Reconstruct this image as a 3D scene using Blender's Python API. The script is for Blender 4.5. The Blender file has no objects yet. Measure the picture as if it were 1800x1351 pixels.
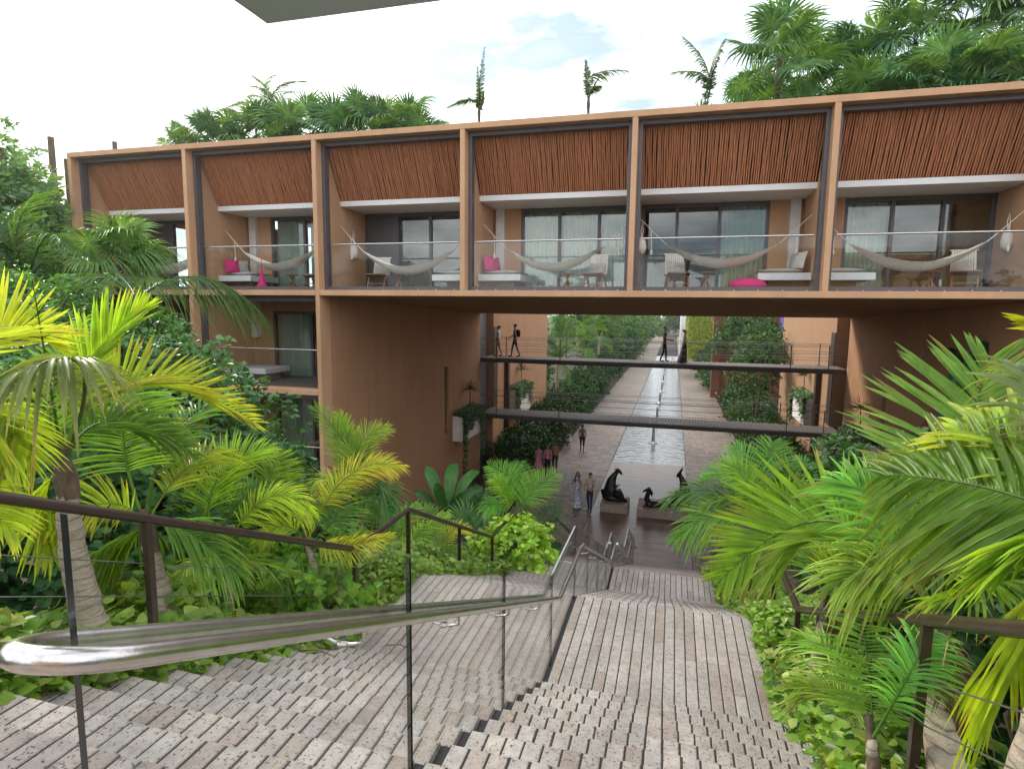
import bpy, bmesh, math, random
import numpy as np
from mathutils import Vector, Matrix, Quaternion

SC = bpy.context.scene
COL = SC.collection
R = math.radians

# ---------------------------------------------------------------- camera
F_PX, YAW, PITCH, ROLL = 1046.6, 0.26408, 0.1234, 0.011456   # photograph is 1800 x 1351
fwd = Vector((-math.sin(YAW)*math.cos(PITCH), math.cos(YAW)*math.cos(PITCH), -math.sin(PITCH)))
rgt = Vector((math.cos(YAW), math.sin(YAW), 0)); up = rgt.cross(fwd)
r2 = rgt*math.cos(ROLL) + up*math.sin(ROLL); u2 = up*math.cos(ROLL) - rgt*math.sin(ROLL)
cam_data = bpy.data.cameras.new('camera')
cam_data.sensor_fit = 'HORIZONTAL'; cam_data.sensor_width = 36.0
cam_data.lens = 36.0*F_PX/1800.0
cam_data.clip_start = 0.05; cam_data.clip_end = 3000
cam = bpy.data.objects.new('camera', cam_data); COL.objects.link(cam)
cam.matrix_world = Matrix(((r2.x,u2.x,-fwd.x,0),(r2.y,u2.y,-fwd.y,0),(r2.z,u2.z,-fwd.z,0),(0,0,0,1)))
SC.camera = cam

# ---------------------------------------------------------------- sky, sun, exposure
SUN_EL, SUN_AZ = R(30), R(-56)            # azimuth from +Y towards +X
S = Vector((math.sin(SUN_AZ)*math.cos(SUN_EL), math.cos(SUN_AZ)*math.cos(SUN_EL), math.sin(SUN_EL)))
W = bpy.data.worlds.new('World'); SC.world = W; W.use_nodes = True
nt = W.node_tree; nt.nodes.clear()
def nn(t, **k):
    n = nt.nodes.new(t)
    for a, b in k.items(): setattr(n, a, b)
    return n
out = nn('ShaderNodeOutputWorld'); bg = nn('ShaderNodeBackground'); bg.inputs['Strength'].default_value = 0.115
sky = nn('ShaderNodeTexSky', sky_type='NISHITA', sun_disc=False)
sky.sun_elevation = SUN_EL; sky.sun_rotation = SUN_AZ; sky.dust_density = 2.5; sky.air_density = 1.2
tc = nn('ShaderNodeTexCoord'); mp = nn('ShaderNodeMapping'); mp.inputs['Scale'].default_value = (1.0, 1.0, 2.4); mp.inputs['Location'].default_value = (.35, .2, .1)
nz = nn('ShaderNodeTexNoise'); nz.inputs['Scale'].default_value = 3.4; nz.inputs['Detail'].default_value = 7; nz.inputs['Roughness'].default_value = 0.55
nt.links.new(tc.outputs['Generated'], mp.inputs['Vector']); nt.links.new(mp.outputs[0], nz.inputs['Vector'])
rc = nn('ShaderNodeValToRGB')             # how white each cloud is
rc.color_ramp.elements[0].position = 0.37; rc.color_ramp.elements[0].color = (0.22, 0.28, 0.36, 1)
rc.color_ramp.elements[1].position = 0.56; rc.color_ramp.elements[1].color = (1.0, 1.0, 1.0, 1)
sc_ = nn('ShaderNodeVectorMath', operation='SCALE'); sc_.inputs['Scale'].default_value = 10.5
rf = nn('ShaderNodeValToRGB')             # how much cloud covers the blue
rf.color_ramp.elements[0].position = 0.30; rf.color_ramp.elements[0].color = (0.55,)*3 + (1,)
rf.color_ramp.elements[1].position = 0.46; rf.color_ramp.elements[1].color = (0.97,)*3 + (1,)
mx = nn('ShaderNodeMixRGB')
nt.links.new(nz.outputs['Fac'], rc.inputs[0]); nt.links.new(nz.outputs['Fac'], rf.inputs[0])
nt.links.new(rc.outputs[0], sc_.inputs[0]); nt.links.new(rf.outputs[0], mx.inputs[0])
nt.links.new(sky.outputs[0], mx.inputs[1]); nt.links.new(sc_.outputs[0], mx.inputs[2])
nt.links.new(mx.outputs[0], bg.inputs[0]); nt.links.new(bg.outputs[0], out.inputs[0])
sun_d = bpy.data.lights.new('sun', 'SUN'); sun_d.energy = 1.5; sun_d.angle = R(11); sun_d.color = (1, 0.93, 0.80)
sun = bpy.data.objects.new('sun', sun_d); COL.objects.link(sun)
sun.rotation_mode = 'QUATERNION'; sun.rotation_quaternion = (-S).to_track_quat('-Z', 'Y'); sun.location = S*60
SC.view_settings.view_transform = 'Standard'; SC.view_settings.look = 'None'
SC.view_settings.exposure = 1.2; SC.view_settings.gamma = 1.0; SC.view_settings.use_curve_mapping = False
SC.cycles.max_bounces = 10; SC.cycles.transparent_max_bounces = 24; SC.cycles.diffuse_bounces = 4; SC.cycles.glossy_bounces = 4
SC.cycles.use_denoising = True

# ---------------------------------------------------------------- helpers
rng = random.Random(7); nrg = np.random.default_rng(7)
def at(px, py, r):
    """point at distance r metres from the lens along a sight line"""
    d = r2*((px-900)/F_PX) + u2*(-(py-675.5)/F_PX) + fwd
    return d.normalized()*r
def atz(px, py, z):
    d = r2*((px-900)/F_PX) + u2*(-(py-675.5)/F_PX) + fwd
    return d*(z/d.z)

class MB:
    """collects shapes, then links them as one mesh object"""
    def __init__(s): s.v=[]; s.f=[]; s.m=[]; s.sm=[]
    def add(s, vs, fs, mi=0, smooth=False):
        o=len(s.v); s.v += [tuple(v) for v in vs]
        for f in fs: s.f.append([i+o for i in f]); s.m.append(mi); s.sm.append(smooth)
        return s
    def box(s, x0,x1,y0,y1,z0,z1, mi=0):
        return s.add([(x0,y0,z0),(x1,y0,z0),(x1,y1,z0),(x0,y1,z0),(x0,y0,z1),(x1,y0,z1),(x1,y1,z1),(x0,y1,z1)],
            [(0,3,2,1),(4,5,6,7),(0,1,5,4),(1,2,6,5),(2,3,7,6),(3,0,4,7)], mi)
    def bar(s, a, b, w, h, mi=0, upv=(0,0,1)):
        a=Vector(a); b=Vector(b); t=(b-a).normalized(); x=t.cross(Vector(upv))
        if x.length<1e-5: x=t.cross(Vector((1,0,0)))
        x.normalize(); y=x.cross(t)
        vs=[p+x*(i*w/2)+y*(j*h/2) for p in (a,b) for i,j in ((-1,-1),(1,-1),(1,1),(-1,1))]
        return s.add(vs,[(0,1,2,3),(7,6,5,4),(0,4,5,1),(1,5,6,2),(2,6,7,3),(3,7,4,0)],mi)
    def tube(s, pts, r, n=8, mi=0, cap=True, smooth=True):
        pts=[Vector(p) for p in pts]; k=len(pts); rs=r if isinstance(r,(list,tuple)) else [r]*k
        vs=[]; prev=None
        for i,p in enumerate(pts):
            t=(pts[min(i+1,k-1)]-pts[max(i-1,0)])
            t = t.normalized() if t.length>1e-9 else Vector((0,0,1))
            if prev is None:
                x=t.cross(Vector((0,0,1)))
                if x.length<1e-3: x=Vector((1,0,0))
            else: x=prev-t*prev.dot(t)
            x.normalize(); prev=x; y=t.cross(x)
            for j in range(n):
                a=2*math.pi*j/n; vs.append(p+(x*math.cos(a)+y*math.sin(a))*rs[i])
        fs=[]
        for i in range(k-1):
            for j in range(n):
                j2=(j+1)%n; fs.append((i*n+j,i*n+j2,(i+1)*n+j2,(i+1)*n+j))
        s.add(vs,fs,mi,smooth)
        if cap:
            s.add(vs[:n],[tuple(range(n-1,-1,-1))],mi); s.add(vs[-n:],[tuple(range(n))],mi)
        return s
    def lathe(s, prof, c=(0,0,0), n=16, mi=0, smooth=True):
        c=Vector(c); vs=[]; k=len(prof)
        for r,z in prof:
            for j in range(n):
                a=2*math.pi*j/n; vs.append(c+Vector((r*math.cos(a),r*math.sin(a),z)))
        fs=[(i*n+j,i*n+(j+1)%n,(i+1)*n+(j+1)%n,(i+1)*n+j) for i in range(k-1) for j in range(n)]
        fs.append(tuple(range(n-1,-1,-1))); fs.append(tuple((k-1)*n+j for j in range(n)))
        return s.add(vs,fs,mi,smooth)
    def prism(s, poly, axis, a, b, mi=0):
        """polygon (list of 2D) extruded along axis 'x','y' or 'z' between a and b"""
        def P(u,v,w): return {'x':(w,u,v),'y':(u,w,v),'z':(u,v,w)}[axis]
        n=len(poly); vs=[P(u,v,a) for u,v in poly]+[P(u,v,b) for u,v in poly]
        fs=[tuple(range(n)),tuple(range(2*n-1,n-1,-1))]+[(i,(i+1)%n+0,(i+1)%n+n,i+n) for i in range(n)]
        return s.add(vs,fs,mi)
    def build(s, name, mats, parent=None, rec=True, bevel=0):
        me=bpy.data.meshes.new(name); me.from_pydata(s.v,[],s.f)
        for m in (mats if isinstance(mats,(list,tuple)) else [mats]): me.materials.append(m)
        me.polygons.foreach_set('material_index',s.m); me.polygons.foreach_set('use_smooth',s.sm)
        if rec:
            bm=bmesh.new(); bm.from_mesh(me); bmesh.ops.recalc_face_normals(bm,faces=bm.faces); bm.to_mesh(me); bm.free()
        me.update(); return obj(name, me, parent, bevel)
def obj(name, me, parent=None, bevel=0):
    o=bpy.data.objects.new(name,me); COL.objects.link(o)
    if parent is not None: setp(o,parent)
    if bevel:
        b=o.modifiers.new('bevel','BEVEL'); b.width=bevel; b.segments=2; b.limit_method='ANGLE'; b.angle_limit=R(50)
    return o
def base_of(o):
    v=Vector(o.location)
    if o.parent is not None and o.matrix_parent_inverse == Matrix.Identity(4): v += base_of(o.parent)
    return v
def setp(o,parent):
    o.parent=parent
    if parent.type=='EMPTY' and parent.location.length>0: o.matrix_parent_inverse=Matrix.Translation(-parent.location)
def tag(o,label=None,cat=None,group=None,kind=None):
    if label: o['label']=label
    if cat: o['category']=cat
    if group: o['group']=group
    if kind: o['kind']=kind
    return o
def thing(name,label,cat,loc=(0,0,0),group=None):
    o=bpy.data.objects.new(name,None); o.empty_display_size=0.2; COL.objects.link(o); o.location=loc
    return tag(o,label,cat,group)
def struct(o): o['kind']='structure'; return o
def copy_tree(root,loc,rotz=0,label=None,scale=1.0):
    c=root.copy(); COL.objects.link(c); c.location=loc; c.rotation_euler=(0,0,rotz); c.scale=(scale,)*3
    if label: c['label']=label
    for ch in root.children:
        d=ch.copy(); COL.objects.link(d); d.parent=c
        for g in ch.children:
            e=g.copy(); COL.objects.link(e); e.parent=d
    return c
def mesh_np(name, V, faces_list, C=None, mats=(), smooth=False):
    """V (n,3); faces_list: list of (m,k) int arrays; C (n,3) colours stored as 'tint'"""
    me=bpy.data.meshes.new(name); me.vertices.add(len(V)); me.vertices.foreach_set('co',np.ascontiguousarray(V,dtype=np.float32).ravel())
    tot=sum(f.size for f in faces_list); nf=sum(len(f) for f in faces_list)
    me.loops.add(tot); me.polygons.add(nf)
    me.loops.foreach_set('vertex_index',np.concatenate([f.ravel() for f in faces_list]).astype(np.int32))
    st=[];o=0
    for f in faces_list:
        k=f.shape[1]; st.append(o+np.arange(len(f))*k); o+=f.size
    me.polygons.foreach_set('loop_start',np.concatenate(st).astype(np.int32))
    if smooth: me.polygons.foreach_set('use_smooth',np.ones(nf,dtype=bool))
    if C is not None:
        a=me.color_attributes.new('tint','FLOAT_COLOR','POINT')
        a.data.foreach_set('color',np.concatenate([C,np.ones((len(C),1))],1).astype(np.float32).ravel())
    for m in mats: me.materials.append(m)
    me.update(calc_edges=True); return me

# ---------------------------------------------------------------- materials
def new_mat(name):
    m=bpy.data.materials.new(name); m.use_nodes=True; t=m.node_tree; t.nodes.clear()
    o=t.nodes.new('ShaderNodeOutputMaterial'); return m,t,o
def N(t,kind,**k):
    n=t.nodes.new(kind)
    for a,b in k.items():
        if a.startswith('i_'):
            key=a[2:]; key=int(key) if key.isdigit() else key.replace('_',' ')
            n.inputs[key].default_value=b
        else: setattr(n,a,b)
    return n
def L(t,a,b): t.links.new(a,b)
def pm(name,c1,c2=None,scale=4,rough=.6,bump=0,bscale=60,metal=0,spec=.4,rnd=0,streak=None,coat=0,stain=0):
    """painted / plastered / stone surface: two tones mixed by noise, fine relief, optional per-object variation"""
    m,t,o=new_mat(name); b=N(t,'ShaderNodeBsdfPrincipled'); L(t,b.outputs[0],o.inputs[0])
    b.inputs['Roughness'].default_value=rough; b.inputs['Metallic'].default_value=metal
    b.inputs['Specular IOR Level'].default_value=spec; b.inputs['Coat Weight'].default_value=coat
    g=N(t,'ShaderNodeNewGeometry'); mp_=N(t,'ShaderNodeMapping'); L(t,g.outputs['Position'],mp_.inputs[0])
    if streak: mp_.inputs['Scale'].default_value=streak
    n1=N(t,'ShaderNodeTexNoise',i_Scale=scale,i_Detail=6.0,i_Roughness=.6); L(t,mp_.outputs[0],n1.inputs['Vector'])
    r=N(t,'ShaderNodeValToRGB'); L(t,n1.outputs['Fac'],r.inputs[0])
    r.color_ramp.elements[0].position=.32; r.color_ramp.elements[1].position=.68
    r.color_ramp.elements[0].color=tuple(c1)+(1,); r.color_ramp.elements[1].color=tuple(c2 or c1)+(1,)
    src=r.outputs[0]
    if rnd:
        oi=N(t,'ShaderNodeObjectInfo'); mr=N(t,'ShaderNodeMapRange',i_3=1-rnd,i_4=1+rnd); L(t,oi.outputs['Random'],mr.inputs[0])
        sc=N(t,'ShaderNodeVectorMath',operation='SCALE'); L(t,src,sc.inputs[0]); L(t,mr.outputs[0],sc.inputs['Scale']); src=sc.outputs[0]
    if stain:
        ms=N(t,'ShaderNodeMapping'); ms.inputs['Scale'].default_value=(2.6,2.6,.28); L(t,g.outputs['Position'],ms.inputs[0])
        n3=N(t,'ShaderNodeTexNoise',i_Scale=1.0,i_Detail=7.0,i_Roughness=.65); L(t,ms.outputs[0],n3.inputs['Vector'])
        n4=N(t,'ShaderNodeTexNoise',i_Scale=.55,i_Detail=4.0); L(t,g.outputs['Position'],n4.inputs['Vector'])
        ml=N(t,'ShaderNodeMath',operation='MULTIPLY'); L(t,n3.outputs['Fac'],ml.inputs[0]); L(t,n4.outputs['Fac'],ml.inputs[1])
        mt=N(t,'ShaderNodeMapRange',i_1=.14,i_2=.34,i_3=1-stain,i_4=1.04); L(t,ml.outputs[0],mt.inputs[0])
        s3=N(t,'ShaderNodeVectorMath',operation='SCALE'); L(t,src,s3.inputs[0]); L(t,mt.outputs[0],s3.inputs['Scale']); src=s3.outputs[0]
    L(t,src,b.inputs['Base Color'])
    if bump:
        n2=N(t,'ShaderNodeTexNoise',i_Scale=bscale,i_Detail=5.0); L(t,g.outputs['Position'],n2.inputs['Vector'])
        bp=N(t,'ShaderNodeBump',i_Strength=bump,i_Distance=.02); L(t,n2.outputs['Fac'],bp.inputs['Height']); L(t,bp.outputs[0],b.inputs['Normal'])
    return m
def leaf_mat(name,trans=.42,rough=.38,spec=.35,var=.25):
    m,t,o=new_mat(name); b=N(t,'ShaderNodeBsdfPrincipled'); b.inputs['Roughness'].default_value=rough; b.inputs['Specular IOR Level'].default_value=spec
    a=N(t,'ShaderNodeAttribute',attribute_name='tint'); oi=N(t,'ShaderNodeObjectInfo')
    mr=N(t,'ShaderNodeMapRange',i_3=1.15-var,i_4=1.15+var); L(t,oi.outputs['Random'],mr.inputs[0])
    g=N(t,'ShaderNodeNewGeometry'); n1=N(t,'ShaderNodeTexNoise',i_Scale=9.0,i_Detail=3.0); L(t,g.outputs['Position'],n1.inputs['Vector'])
    m2=N(t,'ShaderNodeMapRange',i_1=.3,i_2=.7,i_3=.8,i_4=1.2); L(t,n1.outputs['Fac'],m2.inputs[0])
    mu=N(t,'ShaderNodeMath',operation='MULTIPLY'); L(t,mr.outputs[0],mu.inputs[0]); L(t,m2.outputs[0],mu.inputs[1])
    sc=N(t,'ShaderNodeVectorMath',operation='SCALE'); L(t,a.outputs['Color'],sc.inputs[0]); L(t,mu.outputs[0],sc.inputs['Scale'])
    tr=N(t,'ShaderNodeBsdfTranslucent'); s2=N(t,'ShaderNodeVectorMath',operation='MULTIPLY'); s2.inputs[1].default_value=(1.65,1.5,.5); L(t,sc.outputs[0],s2.inputs[0])
    L(t,sc.outputs[0],b.inputs['Base Color']); L(t,s2.outputs[0],tr.inputs[0])
    mx_=N(t,'ShaderNodeMixShader',i_0=trans); L(t,b.outputs[0],mx_.inputs[1]); L(t,tr.outputs[0],mx_.inputs[2]); L(t,mx_.outputs[0],o.inputs[0])
    return m
def glass_mat(name,tint=(.92,.97,.95),base=.06,maxr=1.0,blend=5.0):
    m,t,o=new_mat(name); tr=N(t,'ShaderNodeBsdfTransparent'); tr.inputs[0].default_value=tint+(1,)
    gl=N(t,'ShaderNodeBsdfGlossy',i_Roughness=.0); lw=N(t,'ShaderNodeLayerWeight',i_Blend=.5); pw=N(t,'ShaderNodeMath',operation='POWER',i_1=blend); L(t,lw.outputs['Facing'],pw.inputs[0])
    mr=N(t,'ShaderNodeMapRange',i_1=.0,i_2=1.0,i_3=base,i_4=maxr); L(t,pw.outputs[0],mr.inputs[0])
    mx_=N(t,'ShaderNodeMixShader'); L(t,mr.outputs[0],mx_.inputs[0]); L(t,tr.outputs[0],mx_.inputs[1]); L(t,gl.outputs[0],mx_.inputs[2]); L(t,mx_.outputs[0],o.inputs[0])
    return m
M={}
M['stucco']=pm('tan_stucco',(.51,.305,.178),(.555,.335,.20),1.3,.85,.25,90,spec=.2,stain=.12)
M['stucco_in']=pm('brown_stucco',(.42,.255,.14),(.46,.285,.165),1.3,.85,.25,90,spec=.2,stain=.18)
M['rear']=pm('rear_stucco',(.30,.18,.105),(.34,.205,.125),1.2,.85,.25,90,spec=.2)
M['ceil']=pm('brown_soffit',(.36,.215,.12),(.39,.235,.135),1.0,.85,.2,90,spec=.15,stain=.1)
M['passage']=pm('passage_shade_stucco',(.40,.222,.125),(.43,.243,.14),1.0,.85,.25,90,spec=.15,stain=.10)  # the wing's tan plaster, with the passage shade darkened into its colour
M['jet']=glass_mat('water_jet',(.55,.60,.64),.35,1.0)
M['white']=pm('white_plaster',(.74,.73,.74),(.80,.79,.79),2,.7,.1,70)
M['whitestone']=pm('white_stone',(.60,.57,.55),(.74,.71,.70),5,.7,.3,25)
M['frame']=pm('dark_brown_aluminium',(.085,.074,.080),(.10,.088,.095),6,.42,spec=.5)
M['rail']=pm('brown_painted_steel',(.034,.020,.015),(.045,.027,.020),6,.33,spec=.5)
M['steel']=pm('brushed_steel',(.52,.50,.49),(.64,.62,.60),14,.24,metal=1,bump=.05,bscale=200)
M['cable']=pm('steel_cable',(.30,.30,.30),None,5,.4,metal=1)
M['bamboo']=pm('stained_bamboo',(.33,.125,.058),(.60,.26,.13),7,.5,.25,40,streak=(9,1,.35))
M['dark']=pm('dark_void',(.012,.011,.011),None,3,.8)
M['joint']=pm('dark_joint',(.020,.020,.022),(.032,.031,.033),9,.9)
M['deck']=pm('weathered_deck',(.10,.085,.075),(.17,.145,.13),5,.7,.2,40,streak=(1,8,1))
M['teak']=pm('teak_wood',(.20,.10,.045),(.32,.17,.075),6,.5,.15,50,streak=(6,6,1))
M['linen']=pm('grey_linen',(.50,.47,.44),(.60,.57,.54),30,.9,.3,300)
M['pink']=pm('pink_fabric',(.55,.025,.16),(.62,.04,.20),20,.85,.2,200)
M['cream']=pm('cream_cotton',(.74,.69,.61),(.82,.78,.71),40,.9,.5,160)
M['sheer']=pm('sheer_curtain',(.62,.64,.58),(.74,.75,.68),3,.9,0)
M['concrete']=pm('pale_concrete',(.60,.61,.62),(.70,.70,.70),4,.8,.15,40)
M['soil']=pm('planting_soil',(.020,.016,.011),(.045,.035,.022),3,.95,.6,12)
M['bronze']=pm('dark_bronze',(.010,.010,.011),(.022,.021,.022),9,.30,.15,30,metal=.6,spec=.6)
M['plinth']=pm('pink_grey_stone',(.24,.175,.145),(.36,.28,.245),6,.75,.4,30)
M['rust']=pm('rust_red_stucco',(.115,.042,.024),(.15,.056,.032),1.2,.85,.2,60)
M['violet']=pm('violet_paint',(.20,.15,.48),(.23,.175,.54),1.5,.8)
M['grey_roof']=pm('grey_soffit',(.70,.72,.92),(.75,.77,.95),1.2,.7,.1,50)
M['bark']=pm('ringed_palm_bark',(.24,.195,.15),(.42,.355,.28),7,.85,.6,30,streak=(1,1,5))
def ringed():
    m=M['bark']; t=m.node_tree; b=[n for n in t.nodes if n.type=='BSDF_PRINCIPLED'][0]; src=b.inputs['Base Color'].links[0].from_socket
    g=N(t,'ShaderNodeNewGeometry'); sx=N(t,'ShaderNodeSeparateXYZ'); L(t,g.outputs['Position'],sx.inputs[0]); n=N(t,'ShaderNodeTexNoise',i_Scale=5.0); L(t,g.outputs['Position'],n.inputs['Vector'])
    a=N(t,'ShaderNodeMath',operation='MULTIPLY_ADD',i_1=.06); L(t,n.outputs['Fac'],a.inputs[0]); L(t,sx.outputs['Z'],a.inputs[2])
    s=N(t,'ShaderNodeMath',operation='MULTIPLY',i_1=1/.058); L(t,a.outputs[0],s.inputs[0]); f=N(t,'ShaderNodeMath',operation='FRACT'); L(t,s.outputs[0],f.inputs[0])
    r=N(t,'ShaderNodeValToRGB'); L(t,f.outputs[0],r.inputs[0]); e=r.color_ramp.elements; e[0].position=.0; e[0].color=(.35,.30,.25,1); e[1].position=.16; e[1].color=(1,1,1,1)
    mu=N(t,'ShaderNodeVectorMath',operation='MULTIPLY'); L(t,src,mu.inputs[0]); L(t,r.outputs[0],mu.inputs[1]); L(t,mu.outputs[0],b.inputs['Base Color'])
ringed()
M['bark2']=pm('brown_bark',(.07,.045,.03),(.14,.10,.07),8,.9,.7,25,streak=(3,3,1))
M['leaf']=leaf_mat('palm_leaf')
M['leaf_dark']=leaf_mat('glossy_leaf',.25,.46,.28,.18)
M['glass']=glass_mat('clear_glass',(.97,.985,.98),.022,1.0)
M['window']=glass_mat('window_glass',(.76,.83,.81),.085,1.0)
M['glass_edge']=pm('glass_edge',(.010,.016,.014),None,5,.15,spec=.6)
def travertine():
    m,t,o=new_mat('travertine'); b=N(t,'ShaderNodeBsdfPrincipled'); L(t,b.outputs[0],o.inputs[0]); b.inputs['Roughness'].default_value=.72; b.inputs['Specular IOR Level'].default_value=.3
    g=N(t,'ShaderNodeNewGeometry'); oi=N(t,'ShaderNodeObjectInfo'); at_=N(t,'ShaderNodeAttribute',attribute_name='tint')
    ad=N(t,'ShaderNodeMath',operation='ADD'); L(t,oi.outputs['Random'],ad.inputs[0]); L(t,at_.outputs['Fac'],ad.inputs[1])
    fr=N(t,'ShaderNodeMath',operation='FRACT'); L(t,ad.outputs[0],fr.inputs[0])
    r=N(t,'ShaderNodeValToRGB'); L(t,fr.outputs[0],r.inputs[0]); e=r.color_ramp.elements
    e[0].position=0; e[0].color=(.30,.245,.212,1); e[1].position=1; e[1].color=(.365,.335,.315,1)
    for p,c in ((.2,(.355,.305,.27,1)),(.45,(.41,.37,.34,1)),(.62,(.345,.31,.285,1)),(.82,(.385,.34,.305,1))):
        x=e.new(p); x.color=c
    n1=N(t,'ShaderNodeTexNoise',i_Scale=16.0,i_Detail=7.0,i_Roughness=.7); L(t,g.outputs['Position'],n1.inputs['Vector'])
    m1=N(t,'ShaderNodeMapRange',i_1=.3,i_2=.7,i_3=.78,i_4=1.2); L(t,n1.outputs['Fac'],m1.inputs[0])
    n2=N(t,'ShaderNodeTexNoise',i_Scale=62.0,i_Detail=4.0,i_Roughness=.65); L(t,g.outputs['Position'],n2.inputs['Vector'])
    r2_=N(t,'ShaderNodeValToRGB'); L(t,n2.outputs['Fac'],r2_.inputs[0]); r2_.color_ramp.elements[0].position=.35; r2_.color_ramp.elements[0].color=(.22,.2,.18,1); r2_.color_ramp.elements[1].position=.43; r2_.color_ramp.elements[1].color=(1,1,1,1)
    mu=N(t,'ShaderNodeVectorMath',operation='MULTIPLY'); L(t,r.outputs[0],mu.inputs[0]); L(t,r2_.outputs[0],mu.inputs[1])
    s=N(t,'ShaderNodeVectorMath',operation='SCALE'); L(t,mu.outputs[0],s.inputs[0]); L(t,m1.outputs[0],s.inputs['Scale'])
    n5=N(t,'ShaderNodeTexNoise',i_Scale=1.1,i_Detail=6.0,i_Roughness=.62); L(t,g.outputs['Position'],n5.inputs['Vector']); m5=N(t,'ShaderNodeMapRange',i_1=.36,i_2=.62,i_3=.74,i_4=1.08); L(t,n5.outputs['Fac'],m5.inputs[0])
    s5=N(t,'ShaderNodeVectorMath',operation='SCALE'); L(t,s.outputs[0],s5.inputs[0]); L(t,m5.outputs[0],s5.inputs['Scale']); L(t,s5.outputs[0],b.inputs['Base Color'])
    bp=N(t,'ShaderNodeBump',i_Strength=.5,i_Distance=.006); L(t,r2_.outputs[0],bp.inputs['Height']); L(t,bp.outputs[0],b.inputs['Normal'])
    return m
M['trav']=travertine()
def paving():
    """irregular brown flagstones, too far away to pick apart"""
    m,t,o=new_mat('flagstone_paving'); b=N(t,'ShaderNodeBsdfPrincipled'); L(t,b.outputs[0],o.inputs[0]); b.inputs['Roughness'].default_value=.55; b.inputs['Specular IOR Level'].default_value=.35
    g=N(t,'ShaderNodeNewGeometry'); mp_=N(t,'ShaderNodeMapping'); mp_.inputs['Scale'].default_value=(1.5,2.6,1); L(t,g.outputs['Position'],mp_.inputs[0])
    v=N(t,'ShaderNodeTexVoronoi',feature='F1',i_Scale=1.6); L(t,mp_.outputs[0],v.inputs['Vector'])
    v2=N(t,'ShaderNodeTexVoronoi',feature='DISTANCE_TO_EDGE',i_Scale=1.6); L(t,mp_.outputs[0],v2.inputs['Vector'])
    sp=N(t,'ShaderNodeSeparateColor'); L(t,v.outputs['Color'],sp.inputs[0])
    r=N(t,'ShaderNodeValToRGB'); L(t,sp.outputs[0],r.inputs[0]); r.color_ramp.elements[0].color=(.13,.095,.07,1); r.color_ramp.elements[1].color=(.24,.185,.145,1)
    e=N(t,'ShaderNodeValToRGB'); L(t,v2.outputs['Distance'],e.inputs[0]); e.color_ramp.elements[0].position=.01; e.color_ramp.elements[0].color=(.35,.33,.3,1); e.color_ramp.elements[1].position=.05
    n=N(t,'ShaderNodeTexNoise',i_Scale=7.0,i_Detail=6.0); L(t,g.outputs['Position'],n.inputs['Vector']); mr=N(t,'ShaderNodeMapRange',i_1=.3,i_2=.7,i_3=.6,i_4=1.35); L(t,n.outputs['Fac'],mr.inputs[0])
    mu=N(t,'ShaderNodeVectorMath',operation='MULTIPLY'); L(t,r.outputs[0],mu.inputs[0]); L(t,e.outputs[0],mu.inputs[1])
    s=N(t,'ShaderNodeVectorMath',operation='SCALE'); L(t,mu.outputs[0],s.inputs[0]); L(t,mr.outputs[0],s.inputs['Scale']); L(t,s.outputs[0],b.inputs['Base Color'])
    bp=N(t,'ShaderNodeBump',i_Strength=.35,i_Distance=.02); L(t,v2.outputs['Distance'],bp.inputs['Height']); L(t,bp.outputs[0],b.inputs['Normal'])
    return m
M['paving']=paving()
def wet(name,c1,c2,rough,bs,stre,sc=(14,40,1),bd=.02,spec=.5):
    m,t,o=new_mat(name); b=N(t,'ShaderNodeBsdfPrincipled'); L(t,b.outputs[0],o.inputs[0]); b.inputs['Roughness'].default_value=rough; b.inputs['Specular IOR Level'].default_value=spec
    g=N(t,'ShaderNodeNewGeometry'); mp_=N(t,'ShaderNodeMapping'); mp_.inputs['Scale'].default_value=sc; L(t,g.outputs['Position'],mp_.inputs[0])
    n=N(t,'ShaderNodeTexNoise',i_Scale=bs,i_Detail=4.0); L(t,mp_.outputs[0],n.inputs['Vector'])
    r=N(t,'ShaderNodeValToRGB'); L(t,n.outputs['Fac'],r.inputs[0]); r.color_ramp.elements[0].position=.3; r.color_ramp.elements[1].position=.7
    r.color_ramp.elements[0].color=c1+(1,); r.color_ramp.elements[1].color=c2+(1,); L(t,r.outputs[0],b.inputs['Base Color'])
    bp=N(t,'ShaderNodeBump',i_Strength=stre,i_Distance=bd); L(t,n.outputs['Fac'],bp.inputs['Height']); L(t,bp.outputs[0],b.inputs['Normal'])
    return m
M['glass_top']=pm('polished_glass_edge',(.30,.34,.33),None,5,.2,spec=.6)
def netted():
    m=pm('hammock_net',(.74,.69,.61),(.84,.80,.73),30,.9); t=m.node_tree; b=[n for n in t.nodes if n.type=='BSDF_PRINCIPLED'][0]; o=[n for n in t.nodes if n.type=='OUTPUT_MATERIAL'][0]
    g=N(t,'ShaderNodeNewGeometry'); sx=N(t,'ShaderNodeSeparateXYZ'); L(t,g.outputs['Position'],sx.inputs[0]); r=N(t,'ShaderNodeValToRGB')
    n=N(t,'ShaderNodeTexNoise',i_Scale=55.0); L(t,g.outputs['Position'],n.inputs['Vector']); L(t,n.outputs['Fac'],r.inputs[0]); r.color_ramp.elements[0].position=.34; r.color_ramp.elements[1].position=.40
    tr=N(t,'ShaderNodeBsdfTransparent'); mx_=N(t,'ShaderNodeMixShader'); L(t,r.outputs[0],mx_.inputs[0]); L(t,tr.outputs[0],mx_.inputs[1]); L(t,b.outputs[0],mx_.inputs[2]); L(t,mx_.outputs[0],o.inputs[0]); return m
M['hammock']=netted()
M['mosaic']=pm('pebble_mosaic',(.45,.42,.42),(.82,.80,.80),6,.6,.4,12)
M['red_gloss']=pm('red_glaze',(.30,.02,.012),(.36,.03,.02),4,.35)
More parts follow.
